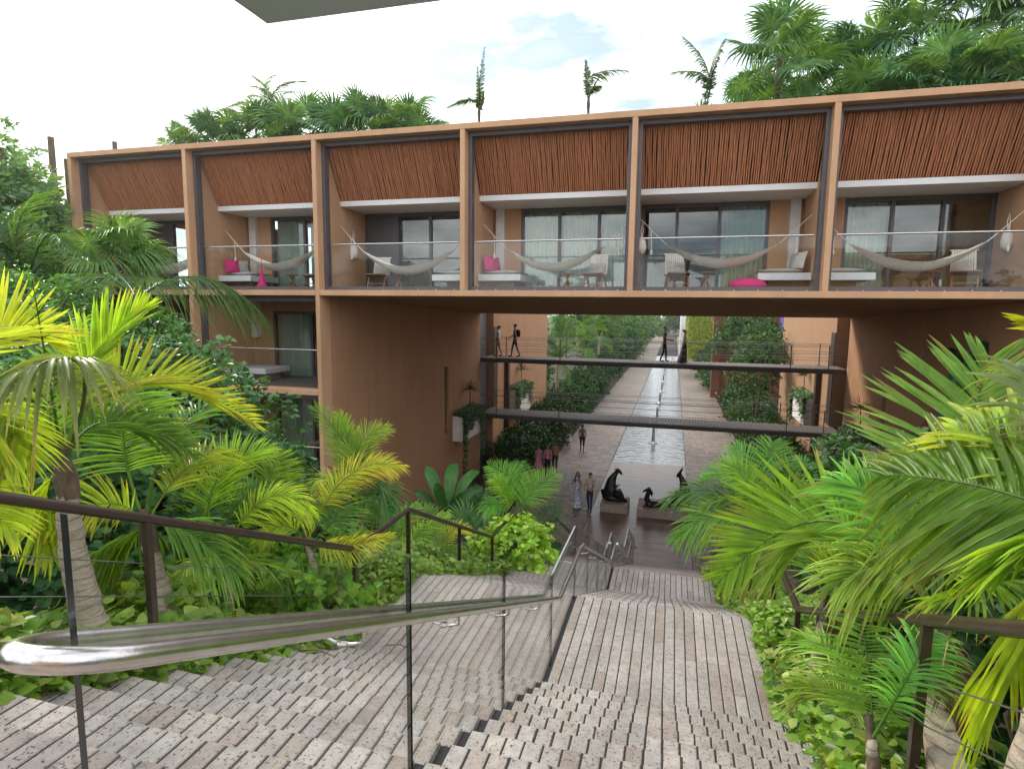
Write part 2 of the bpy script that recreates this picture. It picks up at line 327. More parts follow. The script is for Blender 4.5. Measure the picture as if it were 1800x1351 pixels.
M['yellow_gloss']=pm('yellow_glaze',(.45,.20,.02),(.52,.26,.03),4,.35)
M['green_gloss']=pm('green_glaze',(.02,.12,.055),(.03,.17,.08),4,.35)
M['wet']=wet('wet_stone_strips',(.070,.038,.026),(.19,.112,.078),.28,1.0,.35,(.9,9,1),.02,.17)
M['water']=wet('rippled_water',(.010,.014,.014),(.016,.020,.020),.03,1.0,1.0,(1.3,2.8,1),.095,1.0)

# ================================================================ SETTING
ZG=-8.72                       # plaza level; the lens is at z = 0
X0S,X1S,XC=-3.05,1.05,-1.0     # stair edges and centre line
RISE,GO=.15,.31
# landings and flights: (y0, y1, z) levels walking down
LAND=[(-6.0,1.29,-1.52),(4.70,6.65,-3.32),(10.33,11.64,-5.12)]
def sp(y):
    ys=[-50,1.29,4.7,6.65,10.33,11.64,20.0,400]; zs=[-1.52,-1.52,-3.32,-3.32,-5.12,-5.12,ZG,ZG]
    return float(np.interp(y,ys,zs))
def ground_z(x,y):
    d=max(X0S-x,x-X1S,0.0)
    if d==0: return sp(y)-.6 if y<20.31 else ZG-.06
    k=min(max((d-1.2)/5.5,0),1); k=k*k*(3-2*k)
    z=sp(y)*(1-k)+(-8.5)*k
    if y>20: z=ZG-.06
    elif y>14: z=z*(1-(y-14)/6)+(ZG-.06)*(y-14)/6
    return z-.04
xs=[-900,-300,-120,-60,-40]+[-30+i*1.5 for i in range(14)]+[-9.3+i*.45 for i in range(15)]+[-3.06,-3.04,-2,-1,0,1.04,1.06]+[1.4+i*.45 for i in range(14)]+[8+i*2 for i in range(8)]+[30,60,120,300,900]
ys=[-900,-300,-80,-30,-12,-6,-3]+[-2+i*.6 for i in range(40)]+[22.5,25,28,31,35,40,50,65,80,100,130,180,300,900]
V=[(x,y,ground_z(x,y)) for y in ys for x in xs]; nx=len(xs)
mb=MB(); mb.add(V,[(j*nx+i,j*nx+i+1,(j+1)*nx+i+1,(j+1)*nx+i) for j in range(len(ys)-1) for i in range(nx-1)],0,True)
struct(mb.build('ground',M['soil']))

# --- stairs: travertine pieces laid one by one on a dark bed
def brick_mesh(name,w,l,h=.045,ch=.004):
    b=MB(); x=w/2; y=l/2
    b.add([(-x,-y,0),(x,-y,0),(x,y,0),(-x,y,0),(-x,-y,h-ch),(x,-y,h-ch),(x,y,h-ch),(-x,y,h-ch),(-x+ch,-y+ch,h),(x-ch,-y+ch,h),(x-ch,y-ch,h),(-x+ch,y-ch,h)],
      [(0,1,5,4),(1,2,6,5),(2,3,7,6),(3,0,4,7),(4,5,9,8),(5,6,10,9),(6,7,11,10),(7,4,8,11),(8,9,10,11)])
    return b
PIT=.1; JW=.009
def put(mesh,name,parent,x,y,z,rz=0,tx=0,ty=0):
    o=bpy.data.objects.new(name,mesh); COL.objects.link(o); o.location=(x,y,z); o.rotation_euler=(tx,ty,rz); o.parent=parent; return o
tread_me=[]
for k in range(3):
    o=brick_mesh('brick',PIT-JW-.002*k,GO-.004).build('brick',M['trav']); tread_me.append(o.data); bpy.data.objects.remove(o)
tread2_me=[]
for k in range(2):
    o=brick_mesh('brick',PIT-JW-.002*k,3.68/11-.004).build('brick',M['trav']); tread2_me.append(o.data); bpy.data.objects.remove(o)
sides=[(X0S,XC-.026),(XC+.026,X1S)]
def bed(b,x0,x1,y0,y1,z): b.box(x0,x1,y0,y1,z-.5,z-.0045)
def flight(y_end,z_end,n,first,pieces,label,GO=GO,tread_me=tread_me):
    """n treads above a level z_end whose riser stands at y_end; nosings lie towards the camera"""
    for (x0,x1) in sides:
        b=MB()
        for k in range(1,n+1):
            z=z_end+RISE*k; y1=y_end-GO*(k-1); bed(b,x0,x1,y1-GO-.02*(k<n),y1-.0015-.0004*k,z)
        root=struct(b.build('stair_flight',M['joint']))
        nb=int(round((x1-x0)/PIT)); rest=MB(); left=[]
        for k in range(1,n+1):
            z=z_end+RISE*k; y1=y_end-GO*(k-1)
            for i in range(nb):
                x=x0+(i+.5)*(x1-x0)/nb; j=rng.uniform(-.0012,.0012)
                left.append((x,y1-GO/2+rng.uniform(-.003,.003),z-.045+j,rng.uniform(-.003,.003),rng.uniform(-.003,.003),rng.uniform(-.006,.006)))
        if pieces:
            left.sort(key=lambda q:q[1])
            for q in left[:300]: put(rng.choice(tread_me),'brick',root,q[0],q[1],q[2],q[3],q[4],q[5])
            left=left[300:]
        if left: joined(left,root,tread_me)
def joined(left,root,tread_me):
    Vs=[];Fs=[];Cs=[]
    for n_,q in enumerate(left):
        src=rng.choice(tread_me); co=np.array([v.co for v in src.vertices]); co=co+np.array(q[:3])+nrg.uniform(-.0015,.0015,3)
        Vs.append(co); Fs.append(np.array([list(p.vertices) for p in src.polygons])+12*n_); Cs.append(np.full((12,3),rng.random()))
    me=mesh_np('bricks',np.concatenate(Vs),[np.concatenate(Fs)],np.concatenate(Cs),[M['trav']])
    o=obj('bricks',me); o.parent=root; o['kind']='stuff'
def landing(y0,y1,z,pieces):
    for (x0,x1) in sides:
        b=MB(); bed(b,x0,x1,y0-.3,y1-.012,z); root=struct(b.build('stair_landing',M['joint'])); nb=int(round((x1-x0)/PIT))
        cuts=set()
        for i in range(nb):
            x=x0+(i+.5)*(x1-x0)/nb; y=y0-.12
            while y<y1-.002:
                l=rng.choice([.62,.80,1.05,1.3]); 
                if y1-y-l<.16: l=y1-y
                key=round(l,2)
                if key not in plank_me:
                    o=brick_mesh('plank',PIT-JW,1.0).build('plank',M['trav']); plank_me[key]=o.data; bpy.data.objects.remove(o)
                    for v in plank_me[key].vertices: v.co.y*= (l-.003)
                put(plank_me[key],'plank',root,x,y+l/2,z-.045+rng.uniform(-.0015,.0015),rng.uniform(-.002,.002)); y+=l
plank_me={}
flight(4.70,-3.32,11,0,True,'')
landing(*LAND[1],True)
flight(10.33,-5.12,11,0,True,'',3.68/11,tread2_me)
landing(*LAND[2],True)
b=MB()
for (x0,x1) in sides:
    g3=(20.0-11.64)/23
    for k in range(1,24): bed(b,x0,x1,20.0-g3*k,20.0-g3*(k-1)-.01,ZG+RISE*k+.010)
struct(b.build('stair_lower_flight',M['trav']))
b=MB()
for (x0,x1) in sides: b.box(x0,x1,-6,1.28,-2.1,-1.52)
struct(b.build('stair_upper_landing',M['trav']))
# dark stone cheeks of the stair, under the planting edge, and the slot for the glass
b=MB()
for xa,xb in ((X0S-.09,X0S-.004),(X1S+.004,X1S+.09),(XC-.0255,XC+.0255)):
    g2=3.68/11; g3=(20.0-11.64)/23; dz=.02 if xa>-1.5 and xb<0 else .012
    segs=[(-6,1.29,-1.52)]+[(4.70-GO*k,4.70-GO*(k-1),-3.32+RISE*k) for k in range(1,12)]+[(4.70,6.65,-3.32)]+[(10.33-g2*k,10.33-g2*(k-1),-5.12+RISE*k) for k in range(1,12)]+[(10.33,11.64,-5.12)]+[(20.0-g3*k,20.0-g3*(k-1),ZG+RISE*k) for k in range(1,24)]
    for a,c,z in segs: b.box(xa,xb,a+.002,c-.002,z-.7,z-dz)
struct(b.build('stair_kerb',M['joint']))

# --- plaza and the long walk
b=MB(); b.box(-6.6,-3.21,20.02,230,ZG-.3,ZG); b.box(.96,4.45,20.02,230,ZG-.3,ZG); b.box(-8.6,-6.602,16.5,23.5,ZG-.3,ZG-.004)
struct(b.build('walkway',M['paving']))
b=MB(); b.box(-3.205,.955,20.02,34.6,ZG-.3,ZG-.006); struct(b.build('plaza_strip',M['wet']))
b=MB(); b.box(-3.225,-3.208,20.4,230,ZG-.2,ZG+.004); b.box(.957,.972,20.4,230,ZG-.2,ZG+.004); struct(b.build('drain_line',M['dark']))
b=MB(); gx=[-3.2+i*.166 for i in range(26)]; gy=[34.62+i*.5 for i in range(180)]
b.add([(x,y,ZG-.03) for y in gy for x in gx],[(j*26+i,j*26+i+1,(j+1)*26+i+1,(j+1)*26+i) for j in range(179) for i in range(25)],0,True)
struct(b.build('pool_water',M['water']))
for k,(yy,h) in enumerate(((40.4,1.5),(49.2,1.2),(58.5,1.2),(67.5,1.1),(76.5,1.1),(89,1.1))):
    b=MB(); prof=[(.34,0),(.22,.03),(.13,.08),(.10,.3*h),(.085,.7*h),(.06,.93*h),(.02,h)]
    b.lathe(prof,(-1.05,yy,ZG-.03),10); j=b.build('fountain_jet',M['jet'])
    tag(j,['nearest fountain jet, in front of the lower footbridge','second fountain jet, seen just behind the lower footbridge','third fountain jet along the pool','fourth fountain jet along the pool','fifth fountain jet, small in the distance','farthest fountain jet of the row in the pool'][k],'fountain','fountain jets down the middle of the pool')

# ================================================================ HOTEL WING
YF=15.18; CW=.137; XCOL=lambda i:-9.983+4.4*i
Z2,Z3=-2.387,-5.343
hotel=thing('hotel_wing','tan hotel wing with framed balconies bridging over the walkway','building',(-1.1,YF,ZG))
def hp(b,name,mats,parent=None,**k): return b.build(name,mats,parent or hotel,**k)
I0,I1=-2,5
# outer concrete grid: parapet beam, floor beam, one fin for each bay line
b=MB(); b.box(XCOL(I0),XCOL(I1)+CW,YF,YF+.55,4.64,4.79); hp(b,'parapet_beam',M['stucco'],bevel=.008)
b=MB(); b.box(XCOL(I0),XCOL(I1)+CW,YF+.552,30.0,4.61,4.66); hp(b,'roof_slab',M['stucco'])
b=MB(); b.box(XCOL(0)+CW+.002,XCOL(4)-.002,YF,YF+.5,.365,.52); b.box(XCOL(I0),XCOL(0)-.002,YF,YF+.5,.365,.52); b.box(XCOL(4)+CW+.002,XCOL(I1)+CW,YF,YF+.5,.365,.52); hp(b,'floor_beam',M['stucco'],bevel=.008)
for i in range(I0,I1+1):
    zb = ZG if i<=0 or i>=4 else .52
    if i in (0,4):
        b=MB(); b.box(XCOL(i)+.002,XCOL(i)+CW-.002,YF+.003,15.72,zb,.50); hp(b,'fin_wall',M['stucco'],bevel=.006); zb=.502
    b=MB(); b.box(XCOL(i)+.002,XCOL(i)+CW-.002,YF+.003,17.92,zb,4.638); hp(b,'fin_wall',M['stucco'],bevel=.006)
# passage under the bridge: sloping soffit and side walls
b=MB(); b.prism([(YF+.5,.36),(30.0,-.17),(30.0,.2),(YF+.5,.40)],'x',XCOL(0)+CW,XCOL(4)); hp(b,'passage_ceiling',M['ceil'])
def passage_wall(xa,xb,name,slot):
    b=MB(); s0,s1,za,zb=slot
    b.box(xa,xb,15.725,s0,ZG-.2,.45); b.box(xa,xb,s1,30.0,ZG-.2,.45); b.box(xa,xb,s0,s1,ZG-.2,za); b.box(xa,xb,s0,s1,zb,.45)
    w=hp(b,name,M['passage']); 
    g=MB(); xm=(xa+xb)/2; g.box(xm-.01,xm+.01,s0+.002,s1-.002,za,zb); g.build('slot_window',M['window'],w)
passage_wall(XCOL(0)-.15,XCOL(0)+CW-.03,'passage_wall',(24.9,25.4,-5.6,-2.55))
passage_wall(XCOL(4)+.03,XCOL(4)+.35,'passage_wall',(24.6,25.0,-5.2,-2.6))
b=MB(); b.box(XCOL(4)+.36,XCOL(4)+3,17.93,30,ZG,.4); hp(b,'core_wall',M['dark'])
b=MB(); b.box(XCOL(0)-.6,XCOL(0)-.2,30.005,32.3,ZG,4.6); b.box(XCOL(4)+.6,XCOL(4)+.9,30.005,32.3,ZG,4.6); hp(b,'stair_hall_glazing',M['frame'])
# rear wall of the bridge storey
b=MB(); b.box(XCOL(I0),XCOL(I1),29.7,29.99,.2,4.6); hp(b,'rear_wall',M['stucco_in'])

def doors(xa,xb,z0,z1,yw,spec,flip,root):
    """sliding doors between xa and xb; spec lists (width share, kind)"""
    if flip: spec=spec[::-1]
    fr=MB(); tw=.085
    fr.box(xa,xb,yw-.06,yw+.06,z1-.11,z1); fr.box(xa,xb,yw-.05,yw+.05,z0,z0+.05)
    tot=sum(s for s,_ in spec); x=xa; panes=[]
    fr.box(xa,xa+tw,yw-.062,yw+.062,z0,z1)
    for s,kd in spec:
        w=(xb-xa)*s/tot; fr.box(x+w-tw/2-(.04 if x+w>xb-.01 else 0),x+w+tw/2-(.04 if x+w>xb-.01 else 0),yw-.064,yw+.064,z0,z1)
        panes.append((x+tw,x+w-tw/2,kd)); x+=w
    d=fr.build('sliding_door_frame',M['frame'],root)
    for a,c,kd in panes:
        if kd=='solid':
            g=MB(); g.box(a-.03,c,yw-.02,yw+.02,z0+.05,z1-.11); setc(g.build('door_panel',M['frame']),d,root)
        else:
            g=MB(); g.box(a-.04,c+.01,yw-.006,yw+.006,z0+.05,z1-.11); setc(g.build('pane',M['window']),d,root)
            if kd in('curtain','half'):
                c2=c if kd=='curtain' else a+(c-a)*.45
                g=MB(); n=46; pts=[]
                for k in range(n+1):
                    xx=a+(c2-a)*k/n; yy=yw+.19+.035*math.sin(k*1.25+rng.uniform(-.3,.3))
                    pts+= [(xx,yy,z0+.04),(xx,yy+.01,z1-.05)]
                g.add(pts,[(2*k,2*k+2,2*k+3,2*k+1) for k in range(n)],0,True); setc(g.build('curtain',M['sheer'],rec=False),d,root)
def setc(o,d,root):
    o.parent=d
    return o
def room(xa,xb,z0,z1,root):
    b=MB(); y0,y1=17.98,21.5
    b.box(xa,xb,y1,y1+.1,z0,z1); b.box(xa,xb,y0,y1,z0-.05,z0); b.box(xa,xb,y0,y1,z1,z1+.05)
    b.build('room_interior',M['stucco_in'],root)
SPEC=[(1.0,'glass'),(1.0,'glass'),(1.15,'curtain')]
BAYSPEC={-2:[(1,'solid'),(1,'glass'),(1,'glass')],-1:[(1.1,'curtain'),(1,'curtain'),(.8,'glass')],0:[(1.0,'solid'),(1,'glass'),(1,'glass')],1:[(1.1,'curtain'),(1.1,'curtain'),(1,'curtain')],2:[(1,'glass'),(1.15,'glass'),(1.3,'half2')],3:[(1.2,'curtain'),(1.2,'glass'),(1.2,'glass')],4:[(1,'glass'),(1,'glass'),(1,'curtain')]}
for i in range(I0,I1):
    xa=XCOL(i)+CW; xb=XCOL(i+1); even=i%2==0
    # dark frame set back inside the concrete grid
    fr=MB(); y0,y1=15.46,15.68; w=.10
    fr.box(xa,xa+w,y0,y1,.52,4.638); fr.box(xb-w,xb,y0,y1,.52,4.638); fr.box(xa+w,xb-w,y0+.002,y1,4.53,4.638); fr.box(xa+w,xb-w,y0+.002,y1,.505,.63)
    f=hp(fr,'opening_frame',M['frame'])
    bo=MB()
    for k in range(8): 
        xx=xa+.25+(xb-xa-.5)*k/7; bo.box(xx-.012,xx+.012,y0-.012,y0+.002,.535,.56)
    bo.build('bolts',M['steel']).parent=f
    # balustrade
    g=MB(); xm=xa+(xb-xa)*(.42 if i%2==0 else .5)
    g.box(xa+w+.005,xm-.006,15.555,15.567,.63,1.80); g.box(xm+.006,xb-w-.005,15.555,15.567,.63,1.80); g=hp(g,'glass_balustrade',M['glass'])
    h=MB(); h.tube([(xa+.17,15.56,1.825),(xb-.17,15.56,1.825)],.024,8); h.build('handrail',M['steel']).parent=g
    # sloping screen of stained canes
    me_b=MB(); n=74; back=MB()
    back.add([(xa,15.75,4.60),(xb,15.75,4.60),(xb,16.50,3.19),(xa,16.50,3.19)],[(0,1,2,3)]); 
    for k in range(n):
        x=xa+.03+(xb-xa-.06)*(k+.5)/n; r=rng.uniform(.020,.029); j=lambda s:rng.uniform(-s,s)
        pts=[(x+j(.008),15.70,4.60),(x+j(.012),15.70+.72*.33+j(.008),4.60-1.40*.33),(x+j(.012),15.70+.72*.66+j(.008),4.60-1.40*.66),(x+j(.008),15.70+.72,3.20)]
        me_b.tube(pts,[r,r*.96,r*.92,r*.86],6,cap=False)
    sc=hp(me_b,'cane_screen',M['bamboo']); sc['kind']='stuff'; bk=back.build('screen_backing',M['dark']); bk.parent=sc
    # white canopy slab under the screen
    b=MB(); b.box(xa,xb,16.42,17.92,3.04,3.19); hp(b,'canopy_slab',M['white'])
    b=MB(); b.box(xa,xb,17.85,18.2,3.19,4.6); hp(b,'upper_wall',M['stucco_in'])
    b=MB(); b.box(xa,xb,15.69,17.92,.44,.585); hp(b,'balcony_floor',M['deck'])
    # window wall: sliding doors on one side, plaster and a white pier on the other
    dw=3.42
    if even: da,db=xa,xa+dw; wa,wb=xa+dw,xb; pa,pb=xb-.36,xb-.10
    else: da,db=xb-dw,xb; wa,wb=xa,xb-dw; pa,pb=xa+.10,xa+.36
    b=MB(); b.box(wa,wb,17.86,18.1,.585,3.04); hp(b,'window_wall',M['stucco'])
    b=MB(); b.box(pa,pb,17.70,17.858,.585,3.04); hp(b,'pier',M['whitestone'])
    sp_=[(s,'curtain' if k=='half2' else k) for s,k in BAYSPEC[i]]
    doors(da,db,.585,3.035,17.94,sp_,False,hotel)
    room(da,db,.585,3.0,hotel)
# the two lower storeys left of the passage
for zf,zt in ((Z2,.36),(Z3,Z2-.16)):
    for i in (-2,-1):
        xa=XCOL(i)+CW; xb=XCOL(i+1)
        b=MB(); b.box(xa-CW+.14,xb-.002,YF,YF+.5,zf-.15,zf); hp(b,'floor_beam',M['stucco'],bevel=.008)
        b=MB()
        for k in range(16): b.box(xa,xb,YF+.5+.153*k,YF+.5+.153*k+.145,zf-.1,zf-.005)
        o=hp(b,'balcony_floor',M['deck'])
        fr=MB(); fr.box(xa,xa+.1,15.46,15.66,zf,zt); fr.box(xa,xb-.002,15.46,15.66,zt-.16,zt); hp(fr,'opening_frame',M['frame'])
        g=MB(); g.box(xa+.1,xb-.01,15.555,15.567,zf+.05,zf+1.12); g=hp(g,'glass_balustrade',M['glass'])
        h=MB(); h.tube([(xa+.12,15.56,zf+1.15),(xb-.01,15.56,zf+1.15)],.022,8); h.build('handrail',M['steel']).parent=g
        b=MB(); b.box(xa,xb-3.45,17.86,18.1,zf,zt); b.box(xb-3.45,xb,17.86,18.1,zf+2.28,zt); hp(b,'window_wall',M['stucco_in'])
        b=MB(); b.box(xa,xb,YF+.5,17.9,zt-.06,zt+.02); hp(b,'balcony_soffit',M['stucco_in'])
        doors(xb-3.45,xb,zf,zf+2.28,17.94,[(1.25,'curtain'),(.45,'glass'),(1.2,'curtain')],False,hotel); room(xb-3.45,xb,zf,zf+2.3,hotel)
        if zf==Z2:
            b=MB(); b.box(xa+.12,xa+.34,17.6,17.85,-1.02,.3); hp(b,'pier',M['whitestone'])
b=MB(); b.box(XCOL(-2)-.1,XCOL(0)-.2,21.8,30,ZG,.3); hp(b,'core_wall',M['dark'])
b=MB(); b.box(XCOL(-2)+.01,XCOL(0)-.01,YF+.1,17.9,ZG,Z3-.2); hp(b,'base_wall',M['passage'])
# soil bed on the roof for the palms
b=MB(); b.box(XCOL(I0)+.2,XCOL(I1)-.1,YF+.6,29.9,4.662,4.72); hp(b,'roof_soil',M['soil'])

# blocks behind the passage, with a lit gap in front
for side,xa,xb,lab in ((-1,-14.5,-9.85,'tan rear block with a black stair panel, left of the walkway beyond the passage'),(1,7.65,12.5,'tan rear block with a hanging planter, right of the walkway beyond the passage')):
    t=thing('rear_block',lab,'building',((xa+xb)/2,32.3,ZG))
    b=MB(); b.box(xa,xb,32.3,47.1,ZG-.2,4.0); b.build('wall',M['passage'] if side<0 else M['rear'],t)  # left block takes the shade-darkened passage plaster
    xe=xb if side<0 else xa
    b=MB(); b.box(xe-.02 if side<0 else xe-.25,xe+.25 if side<0 else xe+.02,34.6,35.0,ZG,-2.7); b.build('pilaster',M['rail'],t)
    b=MB(); b.box(xe-.03,xe+.03,32.32,33.1,-5.5,-.9); b.build('dark_panel',M['rail'],t)
# footbridges across the gap
def bridge(z,lab):
    t=thing('footbridge',lab,'footbridge',(-1.1,31.1,z)); y0,y1=30.1,32.0; xa,xb=-9.9,7.7
    b=MB(); n=120
    for k in range(n):
        x=xa+(xb-xa)*k/n; b.box(x+.004,x+(xb-xa)/n-.012,y0+.05,y1-.05,z-.05,z+rng.uniform(-.004,.004))
    p=b.build('deck_boards',M['deck'],t); p['kind']='stuff'
    for yy in (y0,y1):
        b=MB(); b.box(xa,xb,yy-.05,yy+.049,z-.23,z-.02); b.build('edge_beam',M['frame'],t)
    for yy in (y0+.02,y1-.02):
        for h in (.38,.68,.98,1.06):
            b=MB(); b.tube([(xa,yy,z+h),(xb,yy,z+h)],.010,5); b.build('cable',M['cable'],t)
        for xx in (-9.0,-5.6,5.3,6.9):
            b=MB(); b.box(xx-.02,xx+.02,yy-.022,yy+.022,z-.05,z+1.07); b.build('post',M['frame'],t)
bridge(-2.5,'upper dark steel footbridge with cable rails and four people on it')
bridge(-5.5,'lower dark timber footbridge crossing above the pool and walkway')

# grey canopy corner over the head of the stairs
t=thing('entrance_canopy','grey flat canopy corner overhead at the top of the picture','canopy',(1.0,2.0,2.6))
b=MB(); b.box(-3.75,1.4,3.1,5.06,2.6,2.75); b.build('soffit',M['grey_roof'],t)
b=MB(); b.box(-3.4,-2.2,4.2,4.6,2.585,2.602); b.build('light_panel',M['cream'],t)
for px_ in (-2.6,.6):
    b=MB(); b.box(px_-.1,px_+.1,-5.6,3.6,2.752,3.0); b.build('beam',M['frame'],t)
    b=MB(); b.box(px_-.1,px_+.1,-5.6,-5.35,-1.5,2.75); b.build('post',M['frame'],t)

# ================================================================ RAILINGS
def stair_rail(x,pts,posts,lab,side):
    t=thing('stair_railing',lab,'railing',(x,pts[0][0],pts[0][1]-.95))
    b=MB(); b.tube([(x,y,z) for y,z in pts],.033,10); b.build('handrail',M['rail'],t)
    for y in posts:
        z=float(np.interp(y,[p[0] for p in pts],[p[1] for p in pts])); b=MB(); b.box(x-.022,x+.022,y-.022,y+.022,z-1.15,z-.02); b.build('post',M['rail'],t)
    for k in (.30,.52,.74):
        b=MB(); b.tube([(x,y,z-k) for y,z in pts],.004,5); b.build('cable',M['cable'],t)
stair_rail(-3.2,[(.2,.0),(1.2,-.52),(5.48,-2.56),(6.8,-2.55),(10.5,-4.31),(11.96,-4.35),(15.6,-6.13),(17.0,-6.14),(20.2,-7.85)],[2.93,5.46,6.79,8.7,10.52,11.96,13.9,15.6],'brown steel cable railing down the left edge of the stairs',-1)
stair_rail(1.22,[(.2,-.02),(1.4,-.62),(5.75,-2.72),(7.0,-2.74),(10.6,-4.45),(12.1,-4.48),(15.7,-6.25),(17.1,-6.27),(20.2,-7.9)],[3.1,5.75,7.0,8.9,10.6,12.1],'brown steel cable railing among palms on the right edge of the stairs',1)

# glass balustrade down the middle, with a steel tube on each side
gt=thing('centre_balustrade','frameless glass balustrade with twin steel handrails in the middle of the stairs','balustrade',(XC,4.0,-3.3))
gtop=[(.745,-.352),(5.17,-2.42),(6.55,-2.44),(10.3,-4.2),(11.2,-4.22),(14.9,-5.98),(16.4,-6.0),(20.2,-7.8)]
def zi(y,tab): return float(np.interp(y,[p[0] for p in tab],[p[1] for p in tab]))
edges=[.745,2.118,3.555,5.2,6.6,7.75,9.0,10.36,11.5,13.0,14.5,16.1,18.0,19.8]
def gbot(y): return sp(y)-.12
for y0,y1 in zip(edges[:-1],edges[1:]):
    b=MB(); a=y0+.008; c=y1-.008; ys_=[a]+[p[0] for p in gtop if a<p[0]<c]+[c]; th=.0085
    front=[(y,zi(y,gtop)) for y in ys_]; poly=[(c,gbot(c)),(a,gbot(a))]+front
    n=len(poly); vs=[(XC-th,u,v) for u,v in poly]+[(XC+th,u,v) for u,v in poly]
    b.add(vs,[tuple(range(n))],0); b.add(vs,[tuple(range(2*n-1,n-1,-1))],0)
    for i in range(n):
        b.add([vs[i],vs[(i+1)%n],vs[(i+1)%n+n],vs[i+n]],[(0,1,2,3)],2 if 2<=i<n-1 else 1)
    b.build('glass_panel',[M['glass'],M['glass_edge'],M['glass_top']],gt)
hr=[(.90,-.676),(4.95,-2.54),(5.2,-2.65),(6.45,-2.665),(6.7,-2.72),(10.2,-4.38),(10.45,-4.44),(11.2,-4.45)]
off=.078
near=[(XC+off,y,z) for y,z in hr]; far=[(XC-off,y,z) for y,z in hr]
yb,zb=hr[0]; slope=(hr[1][1]-hr[0][1])/(hr[1][0]-hr[0][0]); bend=[]
for k in range(0,13):
    a=math.pi*k/12; dy=-math.sin(a)*.135-.10
    bend.append((XC-off*math.cos(a),yb+dy,zb+slope*dy))
b=MB(); b.tube(far[::-1]+bend+near,.0225,14); b.build('handrail',M['steel'],gt)
b=MB(); b.tube([(XC+off,y,z) for y,z in ((11.6,-4.6),(15.1,-6.35),(16.4,-6.4),(19.9,-8.0))],.0255,10); b.build('handrail',M['steel'],gt)
b=MB(); b.tube([(XC-off,y,z) for y,z in ((11.6,-4.6),(15.1,-6.35),(16.4,-6.4),(19.9,-8.0))],.0255,10); b.build('handrail',M['steel'],gt)
for y in (1.62,2.5,3.4,4.3,5.5,6.2,7.2,8.2,9.2,10.2,12.0,13.0,14.0,15.0):
    z=zi(y,hr) if y<11.3 else float(np.interp(y,[11.6,15.1],[-4.6,-6.35]))
    b=MB(); b.tube([(XC-off,y,z-.02),(XC-off,y,z-.06),(XC-.03,y,z-.075),(XC+.03,y,z-.075),(XC+off,y,z-.06),(XC+off,y,z-.02)],.0065,7)
    b.lathe([(.02,-.006),(.02,.006)],(XC,y,z-.075),10)
    b.build('bracket',M['steel'],gt)

# ================================================================ BALCONY FURNITURE
def mk_chair():
    t=thing('lounge_chair','','chair',(0,0,0),'woven lounge chairs on the balconies')
    s=MB(); pts=[]
    for k in range(7):
        u=k/6; y=-.36+.66*u; z=.36+.07*math.cos(math.pi*u*1.0+.2)**2+.03*(1-u); pts.append((y,z))
    for (y0,z0),(y1,z1) in zip(pts[:-1],pts[1:]): s.bar((0,y0,z0),(0,y1,z1),.58,.028)
    s.build('seat',M['teak'],t)
    bk=MB()
    for k in range(9): bk.bar((-.24+.06*k,.27,.38),(-.22+.055*k,.46,1.0),.045,.012)
    bk.bar((-.28,.45,1.0),(.28,.45,1.0),.03,.03); bk.bar((-.27,.28,.40),(.27,.28,.40),.03,.03); bk.build('backrest',M['cream'],t)
    for sx in (-.25,.25):
        for (ya,yb_) in ((-.12,-.34),(.10,.36)):
            l=MB(); l.bar((sx,ya,.36),(sx,yb_,0),.04,.04); l.build('leg',M['teak'],t)
    l=MB(); l.bar((-.25,-.23,.18),(.25,-.23,.18),.025,.025); l.bar((-.25,.25,.16),(.25,.25,.16),.025,.025); l.build('stretcher',M['teak'],t)
    return t
def mk_table():
    t=thing('side_table','','table',(0,0,0),'round side tables on the balconies')
    b=MB(); b.lathe([(.17,.43),(.20,.44),(.20,.465),(.17,.47)],n=20); b.build('table_top',M['teak'],t)
    for k in range(4):
        a=R(45+90*k); b=MB(); b.bar((-.09*math.cos(a),-.09*math.sin(a),.43),(.17*math.cos(a),.17*math.sin(a),0),.032,.032); b.build('leg',M['teak'],t)
    return t
def mk_cushion(name,m,w,h,d,lab,group):
    b=MB(); n=9; vs=[]; fs=[]
    for sgn in (1,-1):
        o=len(vs)
        for j in range(n):
            for i in range(n):
                u=i/(n-1)*2-1; v=j/(n-1)*2-1; th=d*(1-u**4)*(1-v**4)**1*.5*(.8+.2*math.cos(3*u)*math.cos(2*v)); px=1-.07*(1-abs(v))*abs(u); pz=1-.07*(1-abs(u))*abs(v)
                vs.append((u*w/2*px,sgn*th,h/2+v*h/2*pz))
        fs+= [(o+j*n+i,o+j*n+i+1,o+(j+1)*n+i+1,o+(j+1)*n+i) for j in range(n-1) for i in range(n-1)]
    b.add(vs,fs,0,True); o=b.build(name,m); return tag(o,lab,'cushion',group)
chair0=mk_chair(); table0=mk_table(); FZ=.585
BAYNAME={-2:'first upper balcony from left',-1:'second upper balcony from left',0:'third upper balcony from left',1:'fourth upper balcony from left',2:'fifth upper balcony from left',3:'rightmost upper balcony'}
uc=False
